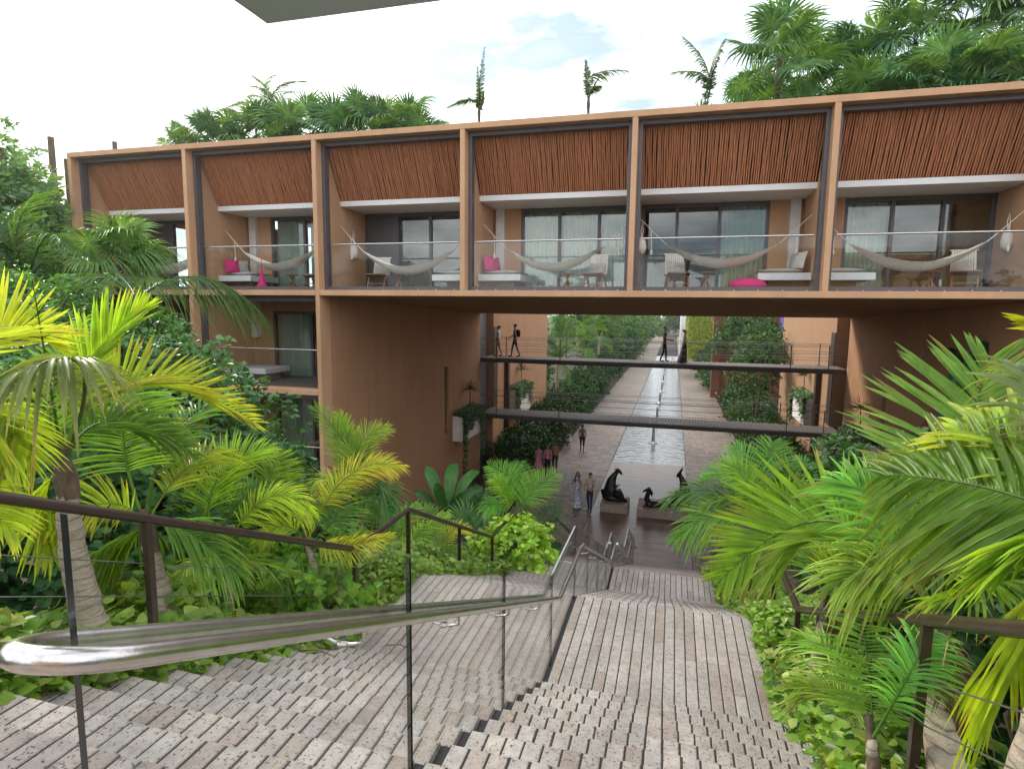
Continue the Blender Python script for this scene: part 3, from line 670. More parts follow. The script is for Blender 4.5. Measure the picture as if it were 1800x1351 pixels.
for i in range(-2,4):
    xa=XCOL(i)+CW; xb=XCOL(i+1); even=i%2==0; nm=BAYNAME[i]
    cx=xa+1.05 if even else xb-1.0; tx=cx+.75 if even else cx-.75
    lab='woven teak lounge chair on the '+nm; tl='small round teak table on the '+nm
    if not uc:
        chair0.location=(cx,16.75,FZ); chair0.rotation_euler=(0,0,R(12 if even else -12)); chair0['label']=lab; table0.location=(tx,16.6,FZ); table0['label']=tl; uc=True
    else:
        copy_tree(chair0,(cx,16.75,FZ),R(12 if even else -12)+R(rng.uniform(-8,8)),lab); copy_tree(table0,(tx,16.6,FZ),rng.random(),tl)
    c=mk_cushion('chair_cushion',M['linen'],.44,.36,.14,'pale cushion on the lounge chair of the '+nm,'pale chair cushions'); c.location=(cx,16.9,FZ+.42); c.rotation_euler=(R(-18),0,R(12 if even else -12))
    # cantilevered bench against the side wall
    bx0,bx1=(xb-1.25,xb-.02) if even else (xa+.02,xa+1.25)
    t=thing('concrete_bench','white cantilevered bench on the '+nm,'bench',((bx0+bx1)/2,17.0,FZ),'white benches on the balconies')
    b=MB(); b.box(bx0,bx1,16.25,17.65,FZ+.24,FZ+.42); b.build('slab',M['concrete'],t,bevel=.01)
    b=MB(); b.box(bx0+.3*(even),bx1-.3*(not even),16.7,17.6,FZ,FZ+.24); b.build('foot',M['stucco_in'],t)
    m=mk_cushion('bench_mattress',M['linen'],1.15,.95,.16,'grey mattress lying on the bench of the '+nm,'bench mattresses'); m.rotation_euler=(R(-90),0,0); m.location=((bx0+bx1)/2,16.55,FZ+.50)
    px_=bx1-.28 if even else bx0+.28
    for k,(mm,dy) in enumerate(((M['pink'] if i!=2 else M['linen'],0),(M['linen'] if i!=1 else M['pink'],.45))):
        cc=('magenta' if mm is M['pink'] else 'grey'); pc=mk_cushion('pillow',mm,.46,.44,.15,('nearer ' if k==0 else 'farther ')+f'{cc} bench pillow on the {nm}','bench pillows'); pc.location=(px_+(.12 if even else -.12)*k*0,16.62+dy,FZ+.54); pc.rotation_euler=(R(-14),R(0),R(-62 if even else 62))
    # hammock slung between the side walls
    hy=16.35 if even else 16.7; hy2=16.7 if even else 16.35
    A=Vector((xa+.01,hy,2.46)); B=Vector((xb-.01,hy2,2.46)); low=1.02+.06*(i%3)
    h=thing('hammock','cream cotton hammock hanging across the '+nm,'hammock',(A.x,A.y,FZ),'cream hammocks on the balconies')
    def cat(u): 
        p=A.lerp(B,u); p.z=2.46-(2.46-low)*(1-(2*u-1)**2)**1.15; return p
    nu,nv=40,12; g=MB(); vs=[]
    for a in range(nu+1):
        u=.17+.66*a/nu; c_=cat(u); s_=math.sin(math.pi*(a/nu))**.75; wd=.03+.40*s_
        for v in range(nv+1):
            w=v/nv*2-1; vs.append(c_+Vector((0,w*wd,.22*s_*w*w+rng.uniform(-.006,.006))))
    g.add(vs,[(a*(nv+1)+v,a*(nv+1)+v+1,(a+1)*(nv+1)+v+1,(a+1)*(nv+1)+v) for a in range(nu) for v in range(nv)],0,True); g.build('bed',M['hammock'],h)
    for u0,u1 in ((0,.2),(1,.8)):
        g=MB()
        for dv in (-.02,0,.02): g.tube([cat(u0+(u1-u0)*k/5)+Vector((0,dv*k/5*1.6,0)) for k in range(6)],.008,5)
        g.build('rope',M['cream'],h)
        p=cat(u0+(u1-u0)*.4); g=MB(); g.tube([p,p+Vector((.02,0,-.35)),p+Vector((.02,0,-.50))],[.011,.011,.012],6); g.lathe([(.012,0),(.03,-.05),(.04,-.13),(.02,-.14)],p+Vector((.02,0,-.50)),8); g.build('tassel',M['cream'],h)
    if i in (0,2,3,-1):
        bx=(xa+.08 if even else xb-.1); g=MB()
        g.lathe([(.02,0),(.10,.05),(.13,.2),(.11,.36),(.05,.46),(.02,.5)],(bx,17.0,1.55),10); g.tube([(bx,17.0,2.02),(bx-.03,17,2.2),(bx,17.0,2.42),(bx+.03,17,2.2),(bx,17,2.02)],.012,5)
        tag(g.build('net_bag',M['cream']),'cream net bag hanging on the side wall of the '+nm,'bag')
b=MB(); b.lathe([(.02,0),(.36,0),(.44,.05),(.45,.11),(.38,.20),(.22,.27),(.03,.29)],(1.72,16.05,FZ),22); tag(b.build('floor_cushion',M['pink']),'round magenta cushion on the floor of the fifth upper balcony','cushion')
# hammock on the lowest left balcony and a bench slab on the middle one
h=thing('hammock','grey hammock hanging in the lowest left balcony behind palms','hammock',(-12,16.6,Z3))
A=Vector((-13.9,16.6,Z3+1.75)); B=Vector((-10.0,16.5,Z3+1.8)); g=MB(); vs=[]
for a in range(31):
    u=a/30; p=A.lerp(B,u); p.z-=1.1*(1-(2*u-1)**2); s_=math.sin(math.pi*u)**.8
    for v in range(7): w=v/3-1; vs.append(p+Vector((0,w*(.02+.32*s_),.15*s_*w*w)))
g.add(vs,[(a*7+v,a*7+v+1,(a+1)*7+v+1,(a+1)*7+v) for a in range(30) for v in range(6)],0,True); g.build('bed',M['linen'],h)
g=MB(); g.tube([A+Vector((-.4,0,.3)),A],.01,5); g.build('rope',M['linen'],h)
t=thing('concrete_bench','white cantilevered bench on the lower left balcony under the second upper one','bench',(-13.6,16.9,Z2)); b=MB(); b.box(-14.2,-12.7,16.4,17.7,Z2+.25,Z2+.42); b.build('slab',M['concrete'],t,bevel=.01); b=MB(); b.box(-14.0,-13,16.8,17.6,Z2,Z2+.25); b.build('foot',M['stucco_in'],t)

# ================================================================ WALL PLANTERS
def leaves(P,D,Nv,Ln,Wd,C,shape='obovate',fold=.16):
    """many leaves at once: base points, directions, normals, lengths, widths, colours"""
    n=len(P); D=D/np.linalg.norm(D,axis=1,keepdims=True); S_=np.cross(D,Nv); S_/=np.maximum(np.linalg.norm(S_,axis=1,keepdims=True),1e-6); Nn=np.cross(S_,D)
    Ln=Ln[:,None]; Wd=Wd[:,None]
    a1,w1,a2,w2={'obovate':(.38,.34,.74,.50),'heart':(.16,.50,.52,.44),'lance':(.22,.42,.62,.38)}[shape]
    dr=-.10*Ln*np.array([0,0,1.])
    b=P; r1=P+D*Ln*a1+S_*Wd*w1+Nn*Wd*fold; r2_=P+D*Ln*a2+S_*Wd*w2+Nn*Wd*fold+dr*.5; t=P+D*Ln+dr; l2=P+D*Ln*a2-S_*Wd*w2+Nn*Wd*fold+dr*.5; l1=P+D*Ln*a1-S_*Wd*w1+Nn*Wd*fold
    V=np.stack([b,r1,r2_,t,l2,l1],1).reshape(-1,3); i=np.arange(n)*6
    Fq=np.concatenate([np.stack([i,i+1,i+2,i+3],1),np.stack([i,i+3,i+4,i+5],1)])
    return V,Fq,np.repeat(C,6,0)
def leaf_obj(name,parts,m,parent=None,kind=None):
    Vs=[];Fs=[];Cs=[];o=0
    for V,Fq,C in parts: Vs.append(V); Fs.append(Fq+o); Cs.append(C); o+=len(V)
    me=mesh_np(name,np.concatenate(Vs),[np.concatenate(Fs)],np.concatenate(Cs),[m]); ob=obj(name,me,parent)
    if kind: ob['kind']=kind
    return ob
def rdir(n,zmin=-1,zmax=1):
    z=nrg.uniform(zmin,zmax,n); a=nrg.uniform(0,2*math.pi,n); r=np.sqrt(1-z*z); return np.stack([r*np.cos(a),r*np.sin(a),z],1)
def cols(n,c1,c2):
    k=nrg.random((n,1)); return np.array(c1)*(1-k)+np.array(c2)*k
def planter(x,side,y0,y1,z0,z1,lab,lab2,lab3,depth=.55):
    t=thing('wall_planter',lab,'planter',(x+side*depth/2,(y0+y1)/2,z0))
    xo=x+side*depth; b=MB(); xl,xh=min(x,xo),max(x,xo); nyt=4; nzt=3
    b.box(xl,xh,y0,y1,z0,z1); b.build('box',M['joint'],t)
    for j in range(nyt):
        for k in range(nzt):
            ya=y0+(y1-y0)*j/nyt; yb_=y0+(y1-y0)*(j+1)/nyt; za=z0+(z1-z0)*k/nzt; zb_=z0+(z1-z0)*(k+1)/nzt
            b=MB(); b.box(xo-.012*(side<0)-0.0*(side>0),xo+.012*(side>0)+0.0,ya+.006,yb_-.006,za+.005,zb_-.005); b.build('tile',M['whitestone'],t)
    b=MB(); b.box(xl+.012*(side<0)*0,xh,y0-.012,y0-.001,z0,z1); b.build('tile',M['whitestone'],t)
    P=[];n=0
    for s in range(46):
        yy=nrg.uniform(y0-.1,y1+.1) if s%3 else nrg.choice([y0+.05,y1-.1])+nrg.uniform(-.2,.2); ln=abs(nrg.normal(0,.8))*(1.6 if s%3==0 else .55)+.15
        m=int(14+ln*34); zz=z1+.12-np.sort(nrg.random(m))*ln; P.append(np.stack([np.full(m,xo+side*.07)+nrg.normal(0,.05,m),yy+nrg.normal(0,.07,m),zz],1))
    m=500; P.append(np.stack([nrg.uniform(xl,xh,m),nrg.uniform(y0-.1,y1+.1,m),z1+nrg.uniform(0,.28,m)],1))
    P=np.concatenate(P); n=len(P); D=rdir(n,-.9,.3); D[:,0]+=side*.7; Nv=np.tile([side*1.,-.2,.6],(n,1))
    o=leaf_obj('trailing_vine',[leaves(P,D,Nv,nrg.uniform(.08,.14,n),nrg.uniform(.07,.12,n),cols(n,(.02,.055,.012),(.07,.14,.03)),'heart')],M['leaf_dark'])
    tag(o,lab2,'vine')
    # thin upright palm-like plant
    d=thing('thin_planter_palm',lab3,'plant',(x+side*.3,(y0+y1)/2,z1)); c=Vector((x+side*.3,(y0+y1)/2+.2,z1))
    b=MB(); b.tube([c,c+Vector((.03,0,.6)),c+Vector((0,.05,1.15))],[.03,.025,.02],6); b.build('stem',M['bark2'],d)
    n=46; P=np.tile(np.array(c+Vector((0,.05,1.12))),(n,1)); D=rdir(n,-.3,1)
    leaf_obj('leaf',[leaves(P,D,np.tile([0,0,1.],(n,1)),nrg.uniform(.45,.8,n),np.full(n,.035),cols(n,(.02,.05,.015),(.05,.09,.03)),'lance')],M['leaf_dark'],d)
planter(-9.88,1,25.9,28.6,-6.15,-4.95,'white tiled planter on the left passage wall, half hidden by vines','trailing vine spilling over the planter on the left passage wall','thin palm in the planter on the left passage wall')
planter(7.66,-1,24.7,27.8,-6.05,-4.85,'white tiled planter on the right passage wall','trailing vine over the white planter on the right passage wall','thin palm in the planter on the right passage wall')
planter(-9.85,1,35.6,39.2,-6.6,-4.9,'white tiled planter on the rear block left of the walkway','dark vine over the planter on the rear block at left','thin palm in the planter on the left rear block')
planter(7.65,-1,35.4,39.0,-6.1,-4.6,'white tiled planter on the rear block right of the walkway','vine over the planter on the rear block at right','thin palm in the planter on the right rear block')

# coloured sculpture on the right passage wall, behind the palms
t=thing('wall_sculpture','red, yellow and green wall sculpture half hidden by palms on the right passage wall','sculpture',(7.5,20.0,-6))
x=7.5
b=MB(); b.tube([(x,18.9,-2.6),(x,18.75,-1.9),(x,18.95,-1.3),(x,19.3,-1.05),(x,19.6,-1.35)],[.16,.2,.2,.16,.1],8); b.build('left_horn',M['green_gloss'],t)
b=MB(); b.tube([(x,18.6,-2.4),(x,18.2,-1.8),(x,18.0,-1.1),(x,17.6,-.75),(x,17.5,-1.2)],[.15,.18,.18,.14,.08],8); b.build('right_horn',M['green_gloss'],t)
cl_=[M['red_gloss'],M['yellow_gloss'],M['red_gloss'],M['green_gloss']]
for r_ in range(9):
    b=MB()
    for c_ in range(5):
        yy=18.2+r_*.36+c_*.42-.2; zz=-2.5-r_*.42; b.box(x-.06-.03*((r_+c_)%2),x+.06,yy,yy+.40,zz-.40,zz,(r_*2+c_)%4)
    b.build('mosaic_row',cl_,t)

# ================================================================ VEGETATION
LIME=(.20,.36,.03); YEL=(.33,.45,.03); GRN=(.10,.22,.03); DEEP=(.03,.10,.022); GREY=(.16,.22,.09); BLUE=(.035,.11,.05); FRESH=(.17,.32,.035)
def bez(P0,P1,P2,n):
    """quadratic curve that passes through P1 at its middle"""
    C=2*P1-.5*(P0+P2); t=np.linspace(0,1,n)[:,None]; return (1-t)**2*P0+2*t*(1-t)*C+t*t*P2
def frond_mesh(P0,P1,P2,leaf=.45,pairs=34,col=LIME,w=.030,droop=.25,vee=.35,start=.22,uph=(0,0,1),tipcol=None,taper=.45,sweep=(38,68),curve=0):
    P0,P1,P2=[np.array(p,dtype=float) for p in (P0,P1,P2)]
    n=25; C=bez(P0,P1,P2,n); seg=np.linalg.norm(np.diff(C,axis=0),axis=1).sum()
    T=np.gradient(C,axis=0); T/=np.linalg.norm(T,axis=1,keepdims=True)
    U=np.array(uph,float); S_=np.cross(T,U); ln=np.linalg.norm(S_,axis=1,keepdims=True)
    S_=np.where(ln>.15,S_/np.maximum(ln,1e-6),np.cross(T,np.array([.3,1,0.]))); S_/=np.linalg.norm(S_,axis=1,keepdims=True)
    for i in range(1,n):
        if (S_[i]*S_[i-1]).sum()<0: S_[i]*=-1
    Nn=np.cross(S_,T)
    ts=np.linspace(start,.985,pairs); idx=ts*(n-1)
    def samp(A): i0=np.floor(idx).astype(int); i1=np.minimum(i0+1,n-1); k=(idx-i0)[:,None]; return A[i0]*(1-k)+A[i1]*k
    B,Tt,Ss,Nt=samp(C),samp(T),samp(S_),samp(Nn)
    Vs=[];Fs=[];Cs=[];o=0
    u=(ts-start)/(1-start)
    prof=np.clip(np.sin(np.pi*(.18+.70*u))**.7,.05,1)*(1-taper*u**2)
    base=np.array(col); tip=np.array(tipcol if tipcol is not None else np.minimum(base*1.5+np.array([.06,.03,0]),.8))
    for sgn in (1,-1):
        m=len(ts); a=np.radians(sweep[0]+(sweep[1]-sweep[0])*u**1.3+nrg.normal(0,4,m))[:,None]
        vv=(vee+nrg.normal(0,.12,m))[:,None]
        D=np.cos(a)*Ss*sgn+np.sin(a)*Tt+vv*Nt; D/=np.linalg.norm(D,axis=1,keepdims=True)
        Wv=np.cross(D,Nt); Wv/=np.linalg.norm(Wv,axis=1,keepdims=True); Nv=np.cross(Wv,D)
        l=(leaf*prof*nrg.uniform(.88,1.1,m))[:,None]; ww=w*(.6+.4*prof)[:,None]*nrg.uniform(.85,1.15,(m,1))
        dz=np.array([0,0,-1.0])*droop*l*nrg.uniform(.5,1.5,(m,1))
        rows=[]
        for s,wk in ((0,.35),(.22,.95),(.5,1.0),(.78,.62)):
            c=B+D*l*s+dz*s*s*1.2; f=Nv*ww*.32*wk
            rows.append((c+Wv*ww*wk*.5+f, c-f*.6, c-Wv*ww*wk*.5+f))
        tp=B+D*l+dz*1.2
        V=np.stack([q for r in rows for q in r]+[tp],1)      # m,13,3
        i=np.arange(m)*13; q=[]
        for k in range(3):
            for c in range(2): q.append(np.stack([i+3*k+c,i+3*k+c+1,i+3*k+c+4,i+3*k+c+3],1))
        q.append(np.stack([i+9,i+10,i+12,i+12],1)[:, :4]); q.append(np.stack([i+10,i+11,i+12,i+12],1))
        F4=np.concatenate(q[:-2]); F3=np.concatenate([q[-2][:,:3],q[-1][:,:3]])
        kk=nrg.uniform(.78,1.22,(m,1,1)); mixv=np.array([0,0,0,.05,.05,.05,.18,.18,.18,.45,.45,.45,.9]).reshape(1,13,1)*nrg.uniform(.4,1.2,(m,1,1))
        mixv=np.clip(mixv,0,1); brown=(nrg.random((m,1,1))<.22)*np.array([0]*9+[.35]*3+[1.]).reshape(1,13,1); Cc=(base*(1-mixv)+tip*mixv)*kk; Cc=Cc*(1-brown)+np.array([.30,.17,.06])*brown
        Vs.append(V.reshape(-1,3)); Fs.append((F4+o,F3+o)); Cs.append(Cc.reshape(-1,3)); o+=13*m
    # midrib
    k=5; rad=np.linspace(.016,.003,n)*min(1.3,max(.5,seg/1.6)); ang=np.arange(k)*2*np.pi/k
    Rv=(C[:,None,:]+rad[:,None,None]*(np.cos(ang)[None,:,None]*S_[:,None,:]+np.sin(ang)[None,:,None]*Nn[:,None,:])).reshape(-1,3)
    fq=[(i*k+j,i*k+(j+1)%k,(i+1)*k+(j+1)%k,(i+1)*k+j) for i in range(n-1) for j in range(k)]
    Vs.append(Rv); Cs.append(np.tile(base*.55+np.array([.02,.02,0]),(len(Rv),1))); fq=np.array(fq)+o
    return mesh_np('frond',np.concatenate(Vs),[np.concatenate([f[0] for f in Fs]+[fq]),np.concatenate([f[1] for f in Fs])],np.concatenate(Cs),[M['leaf']])
def trunk_mb(pts,radii,rings=True):
    b=MB(); P=[];Rr=[]; k=len(pts)
    n=max(6,int(sum((Vector(pts[i+1])-Vector(pts[i])).length for i in range(k-1))/.045)) if rings else 12
    n=min(n,70)
    for i in range(n+1):
        u=i/n*(k-1); a=min(int(u),k-2); f=u-a; p=Vector(pts[a]).lerp(Vector(pts[a+1]),f); r=radii[a]*(1-f)+radii[a+1]*f
        P.append(p+Vector((rng.uniform(-.004,.004),rng.uniform(-.004,.004),0))); Rr.append(r*(1.04 if (i%3==0 and rings) else .985)*rng.uniform(.98,1.02))
    b.tube(P,Rr,10); return b
def palm(lab,base,crown,fronds,r0=.07,r1=.045,name='palm_tree',bark='bark',group=None,husk=True):
    """fronds: list of dicts with mid/tip points and leaf settings"""
    base=Vector(base); crown=Vector(crown); t=thing(name,lab,'palm',base,group)
    mid=base.lerp(crown,.5)+Vector((rng.uniform(-.04,.04),rng.uniform(-.04,.04),0))
    b=trunk_mb([base-Vector((0,0,.3)),base,mid,crown],[r0*1.15,r0,(r0+r1)/2,r1]); b.build('trunk',M[bark],t)
    if husk:
        b=MB(); d=(crown-base).normalized(); b.tube([crown-d*.22,crown-d*.08,crown+d*.12],[r1*1.25,r1*1.35,r1*.6],9); b.build('crownshaft',M['bark2'],t)
    for f in fronds:
        me=frond_mesh(f.pop('base',crown),f.pop('mid'),f.pop('tip'),**f); o=obj('frond',me,t)
    return t
def F(mx_,my,mr,tx,ty,tr,**k):
    if 'uph' not in k:
        v=-at(mx_,my,1.0); w=.75 if k.get('droop',.25)<.45 else .2
        u=v*w+Vector((rng.uniform(-.25,.25),rng.uniform(-.25,.25),.75)); k['uph']=tuple(u)
    fine=1.25 if mr>6 else 1.0; k['pairs']=int(k.get('pairs',34)*1.2*fine); k['w']=k.get('w',.03)*.80/fine
    return dict(mid=at(mx_,my,mr),tip=at(tx,ty,tr),**k)

# ---- palms left of the stairs
palm('tall yellow-green palm beside the rail, leftmost ringed trunk',at(165,1125,4.75),at(112,818,4.7),[
 F(235,672,5.0,448,745,5.6,col=YEL,leaf=.56,pairs=40,w=.034,droop=.05,vee=.35,tipcol=(.55,.40,.03)),
 F(140,640,4.3,-40,700,3.9,col=GREY,leaf=.50,pairs=30,w=.040,droop=.75,vee=.1,tipcol=(.30,.30,.05)),
 F(10,725,4.4,-150,790,4.2,col=(.24,.36,.03),leaf=.55,pairs=28,w=.036,droop=.6,vee=.0,tipcol=(.5,.3,.03)),
 F(85,660,4.6,56,488,4.5,col=GRN,leaf=.10,pairs=8,w=.012,start=.6),
 F(140,660,4.9,262,540,5.1,col=(.25,.40,.03),leaf=.42,pairs=30,w=.030,droop=.0,vee=.5,start=.45,sweep=(55,75)),
 F(200,740,5.2,345,800,5.4,col=GRN,leaf=.42,pairs=30,w=.028,droop=.2),
 F(90,700,4.9,150,560,5.6,col=FRESH,leaf=.40,pairs=26,w=.028,droop=.2),
 F(80,880,5.0,95,985,5.0,col=YEL,leaf=.30,pairs=20,w=.03,droop=.5),
 ],.098,.050)
palm('palm with yellow fan of leaves cut by the left edge of the picture',at(-190,1100,4.4),at(-150,800,4.4),[
 F(-40,590,4.6,95,610,4.9,col=(.36,.42,.03),leaf=.48,pairs=34,w=.030,droop=-.05,vee=.4,start=.35,sweep=(30,60)),
 F(-60,720,4.3,40,800,4.3,col=YEL,leaf=.45,pairs=26,w=.032,droop=.4),
 F(-70,860,4.2,20,930,4.1,col=YEL,leaf=.35,pairs=22,w=.03,droop=.4)],.08,.05)
palm('palm with second ringed trunk behind the rail post',at(303,1105,5.4),at(256,922,5.35),[
 F(216,770,5.5,228,655,5.9,col=FRESH,leaf=.55,pairs=38,w=.026,droop=.18,vee=.2,start=.3,sweep=(12,40)),
 F(330,820,5.6,395,792,5.9,col=(.30,.38,.03),leaf=.45,pairs=30,w=.028,droop=.3,vee=.2),
 F(190,885,5.2,85,930,5.0,col=YEL,leaf=.40,pairs=28,w=.026,droop=.2,tipcol=(.5,.32,.03)),
 F(235,935,5.6,160,975,5.6,col=(.14,.25,.03),leaf=.40,pairs=34,w=.030,droop=.75,vee=-.1),
 F(330,935,5.3,420,1015,5.3,col=GRN,leaf=.42,pairs=30,w=.030,droop=.6),
 F(310,760,5.9,420,700,6.6,col=GRN,leaf=.42,pairs=30,w=.026,droop=.3)],.088,.045)
palm('young palm with a broad lime frond, third from the left along the rail',at(400,1035,6.6),at(384,985,6.6),[
 F(378,850,6.6,476,788,6.9,col=(.22,.38,.03),leaf=.55,pairs=40,w=.026,droop=.15,vee=.3,start=.3),
 F(470,875,6.5,548,905,6.6,col=(.30,.42,.03),leaf=.40,pairs=34,w=.026,droop=.35,vee=.1),
 F(345,985,6.2,303,1025,6.1,col=(.30,.38,.08),leaf=.42,pairs=28,w=.03,droop=.7,vee=0),
 F(430,985,6.4,520,1005,6.4,col=LIME,leaf=.34,pairs=30,w=.022,droop=.5),
 F(345,890,6.9,300,815,7.3,col=(.26,.40,.03),leaf=.46,pairs=32,w=.028,droop=.25),
 F(430,870,7.0,530,850,7.6,col=GRN,leaf=.40,pairs=32,w=.024,droop=.3)],.05,.035)
palm('young palm with an upright feathery lime frond left of the tall fin',at(476,1025,7.2),at(470,960,7.2),[
 F(470,870,7.2,492,796,7.3,col=(.24,.40,.04),leaf=.52,pairs=44,w=.022,droop=.12,vee=.1,start=.2,sweep=(15,50)),
 F(425,890,7.3,385,850,7.6,col=LIME,leaf=.36,pairs=32,w=.022,droop=.3),
 F(520,900,7.2,580,890,7.4,col=(.26,.40,.03),leaf=.36,pairs=32,w=.022,droop=.35),
 F(440,960,7.0,400,990,6.9,col=GRN,leaf=.36,pairs=28,w=.022,droop=.5)],.04,.03)
palm('leaning thin ringed palm with a yellow arching frond before the passage wall',at(566,1052,7.0),at(540,955,7.0),[
 F(612,835,7.0,712,822,7.3,col=(.40,.44,.03),leaf=.40,pairs=40,w=.020,droop=.25,vee=.15,tipcol=(.5,.22,.04)),
 F(592,905,7.1,585,850,7.2,col=(.10,.24,.05),leaf=.44,pairs=40,w=.020,droop=.25,vee=.1,sweep=(20,55)),
 F(500,925,7.0,450,960,6.9,col=YEL,leaf=.32,pairs=30,w=.020,droop=.35),
 F(600,960,6.8,690,940,6.8,col=(.38,.38,.03),leaf=.30,pairs=30,w=.020,droop=.35),
 F(510,1000,6.8,500,1040,6.6,col=GRN,leaf=.34,pairs=26,w=.020,droop=.6)],.06,.035)
palm('slender palm rising in front of the shaded passage wall',at(634,960,9.2),at(632,915,9.2),[
 F(622,810,9.3,552,714,9.5,col=(.14,.30,.05),leaf=.55,pairs=40,w=.022,droop=.1,vee=.3),
 F(628,795,9.3,684,752,9.6,col=(.24,.36,.04),leaf=.52,pairs=42,w=.022,droop=.2,vee=.2),
 F(616,800,9.4,596,728,9.6,col=LIME,leaf=.48,pairs=38,w=.022,droop=.25),
 F(664,850,9.1,690,925,9.0,col=(.06,.18,.06),leaf=.50,pairs=36,w=.022,droop=.35),
 F(590,850,9.2,552,850,9.1,col=(.26,.38,.05),leaf=.48,pairs=36,w=.02,droop=.45),
 F(655,815,9.2,690,835,9.1,col=(.30,.36,.03),leaf=.42,pairs=34,w=.02,droop=.5)],.04,.03)
palm('low feathery palm beneath the kink of the left rail',at(690,1030,9.4),at(690,985,9.4),[
 F(675,930,9.4,648,878,9.6,col=GRN,leaf=.42,pairs=34,w=.02,droop=.3),
 F(700,930,9.5,735,885,9.8,col=(.16,.32,.04),leaf=.42,pairs=34,w=.02,droop=.3),
 F(655,955,9.3,620,940,9.3,col=(.30,.36,.03),leaf=.36,pairs=30,w=.02,droop=.4),
 F(735,940,9.4,790,900,9.7,col=LIME,leaf=.38,pairs=32,w=.02,droop=.4),
 F(665,995,9.0,630,1020,8.9,col=(.14,.28,.05),leaf=.36,pairs=28,w=.02,droop=.5)],.035,.028)
palm('pale lime feathery palm between two rail posts on the left',at(770,1025,10.8),at(772,995,10.8),[
 F(765,935,10.8,745,890,11,col=(.22,.36,.08),leaf=.50,pairs=40,w=.02,droop=.25,sweep=(15,50)),
 F(790,940,10.8,828,935,10.8,col=(.42,.42,.05),leaf=.36,pairs=30,w=.022,droop=.2),
 F(735,960,10.7,700,960,10.6,col=LIME,leaf=.38,pairs=30,w=.02,droop=.4),
 F(790,970,10.5,820,990,10.4,col=GRN,leaf=.36,pairs=28,w=.02,droop=.4)],.035,.028)
palm('bright green palm at the plaza edge, left of the couple',at(912,968,13.6),at(908,905,13.6),[
 F(900,850,13.8,858,818,14.0,col=(.13,.32,.04),leaf=.66,pairs=40,w=.026,droop=.2,sweep=(20,50)),
 F(908,850,13.9,914,812,14.3,col=(.10,.28,.04),leaf=.60,pairs=38,w=.026,droop=.25,sweep=(15,45)),
 F(935,865,13.7,978,832,14.0,col=(.16,.34,.05),leaf=.68,pairs=44,w=.024,droop=.15,sweep=(25,55)),
 F(880,885,13.4,850,898,13.2,col=(.10,.28,.04),leaf=.55,pairs=34,w=.024,droop=.4),
 F(888,868,13.3,868,842,13.4,col=LIME,leaf=.55,pairs=36,w=.024,droop=.3),
 F(925,915,13.3,940,945,13.1,col=LIME,leaf=.52,pairs=34,w=.024,droop=.5),
 F(925,870,14.2,948,830,14.6,col=GRN,leaf=.55,pairs=34,w=.024,droop=.3)],.06,.045)
palm('dark green palm frond cluster hanging over the walkway edge',at(948,1000,14.8),at(945,975,14.8),[
 F(952,925,14.8,984,884,15.0,col=(.035,.13,.03),leaf=.66,pairs=42,w=.022,droop=.2,sweep=(15,50)),
 F(935,930,14.9,925,890,15.1,col=GRN,leaf=.5,pairs=32,w=.022,droop=.3),
 F(965,960,14.6,985,960,14.5,col=DEEP,leaf=.5,pairs=32,w=.022,droop=.4)],.05,.04)

# ---- palms right of the stairs
palm('feathery palm on the right, spreading its fronds toward the statues',at(1345,1010,9.2),at(1342,950,9.2),[
 F(1265,865,9.3,1165,885,9.4,col=(.10,.23,.05),leaf=.55,pairs=40,w=.026,droop=.35,vee=.2),
 F(1270,905,9.0,1188,950,8.9,col=(.13,.30,.04),leaf=.62,pairs=42,w=.028,droop=.35,vee=.15),
 F(1300,845,9.4,1245,840,9.7,col=(.10,.28,.05),leaf=.60,pairs=40,w=.026,droop=.2,vee=.3),
 F(1325,840,9.5,1290,785,9.9,col=(.10,.27,.06),leaf=.56,pairs=38,w=.026,droop=.15,vee=.3),
 F(1350,835,9.5,1358,776,9.9,col=(.12,.30,.05),leaf=.55,pairs=38,w=.026,droop=.15,sweep=(20,50)),
 F(1385,850,9.4,1418,815,9.7,col=(.10,.26,.06),leaf=.55,pairs=38,w=.026,droop=.25),
 F(1400,900,9.2,1450,890,9.2,col=GRN,leaf=.55,pairs=36,w=.026,droop=.35),
 F(1290,880,9.2,1225,905,9.1,col=(.14,.30,.05),leaf=.52,pairs=34,w=.026,droop=.45),
 F(1320,860,9.0,1270,815,9.0,col=FRESH,leaf=.55,pairs=36,w=.026,droop=.3),
 F(1375,880,8.9,1425,860,8.9,col=FRESH,leaf=.55,pairs=36,w=.026,droop=.3)],.06,.045)
palm('pale-trunked palm behind the right rail, beside the variegated leaves',at(1435,1180,6.2),at(1450,1065,6.1),[
 F(1480,980,5.9,1560,960,5.9,col=(.34,.42,.04),leaf=.45,pairs=34,w=.026,droop=.4),
 F(1420,960,6.3,1390,900,6.6,col=(.15,.29,.04),leaf=.50,pairs=34,w=.026,droop=.3),
 F(1470,960,6.4,1500,880,6.8,col=GRN,leaf=.50,pairs=34,w=.026,droop=.3),
 F(1500,1030,5.8,1560,1070,5.6,col=GRN,leaf=.45,pairs=30,w=.026,droop=.6),
 F(1475,1110,6.0,1480,1180,5.9,col=(.22,.14,.07),leaf=.26,pairs=20,w=.024,droop=.9,tipcol=(.16,.09,.05))],.066,.04)
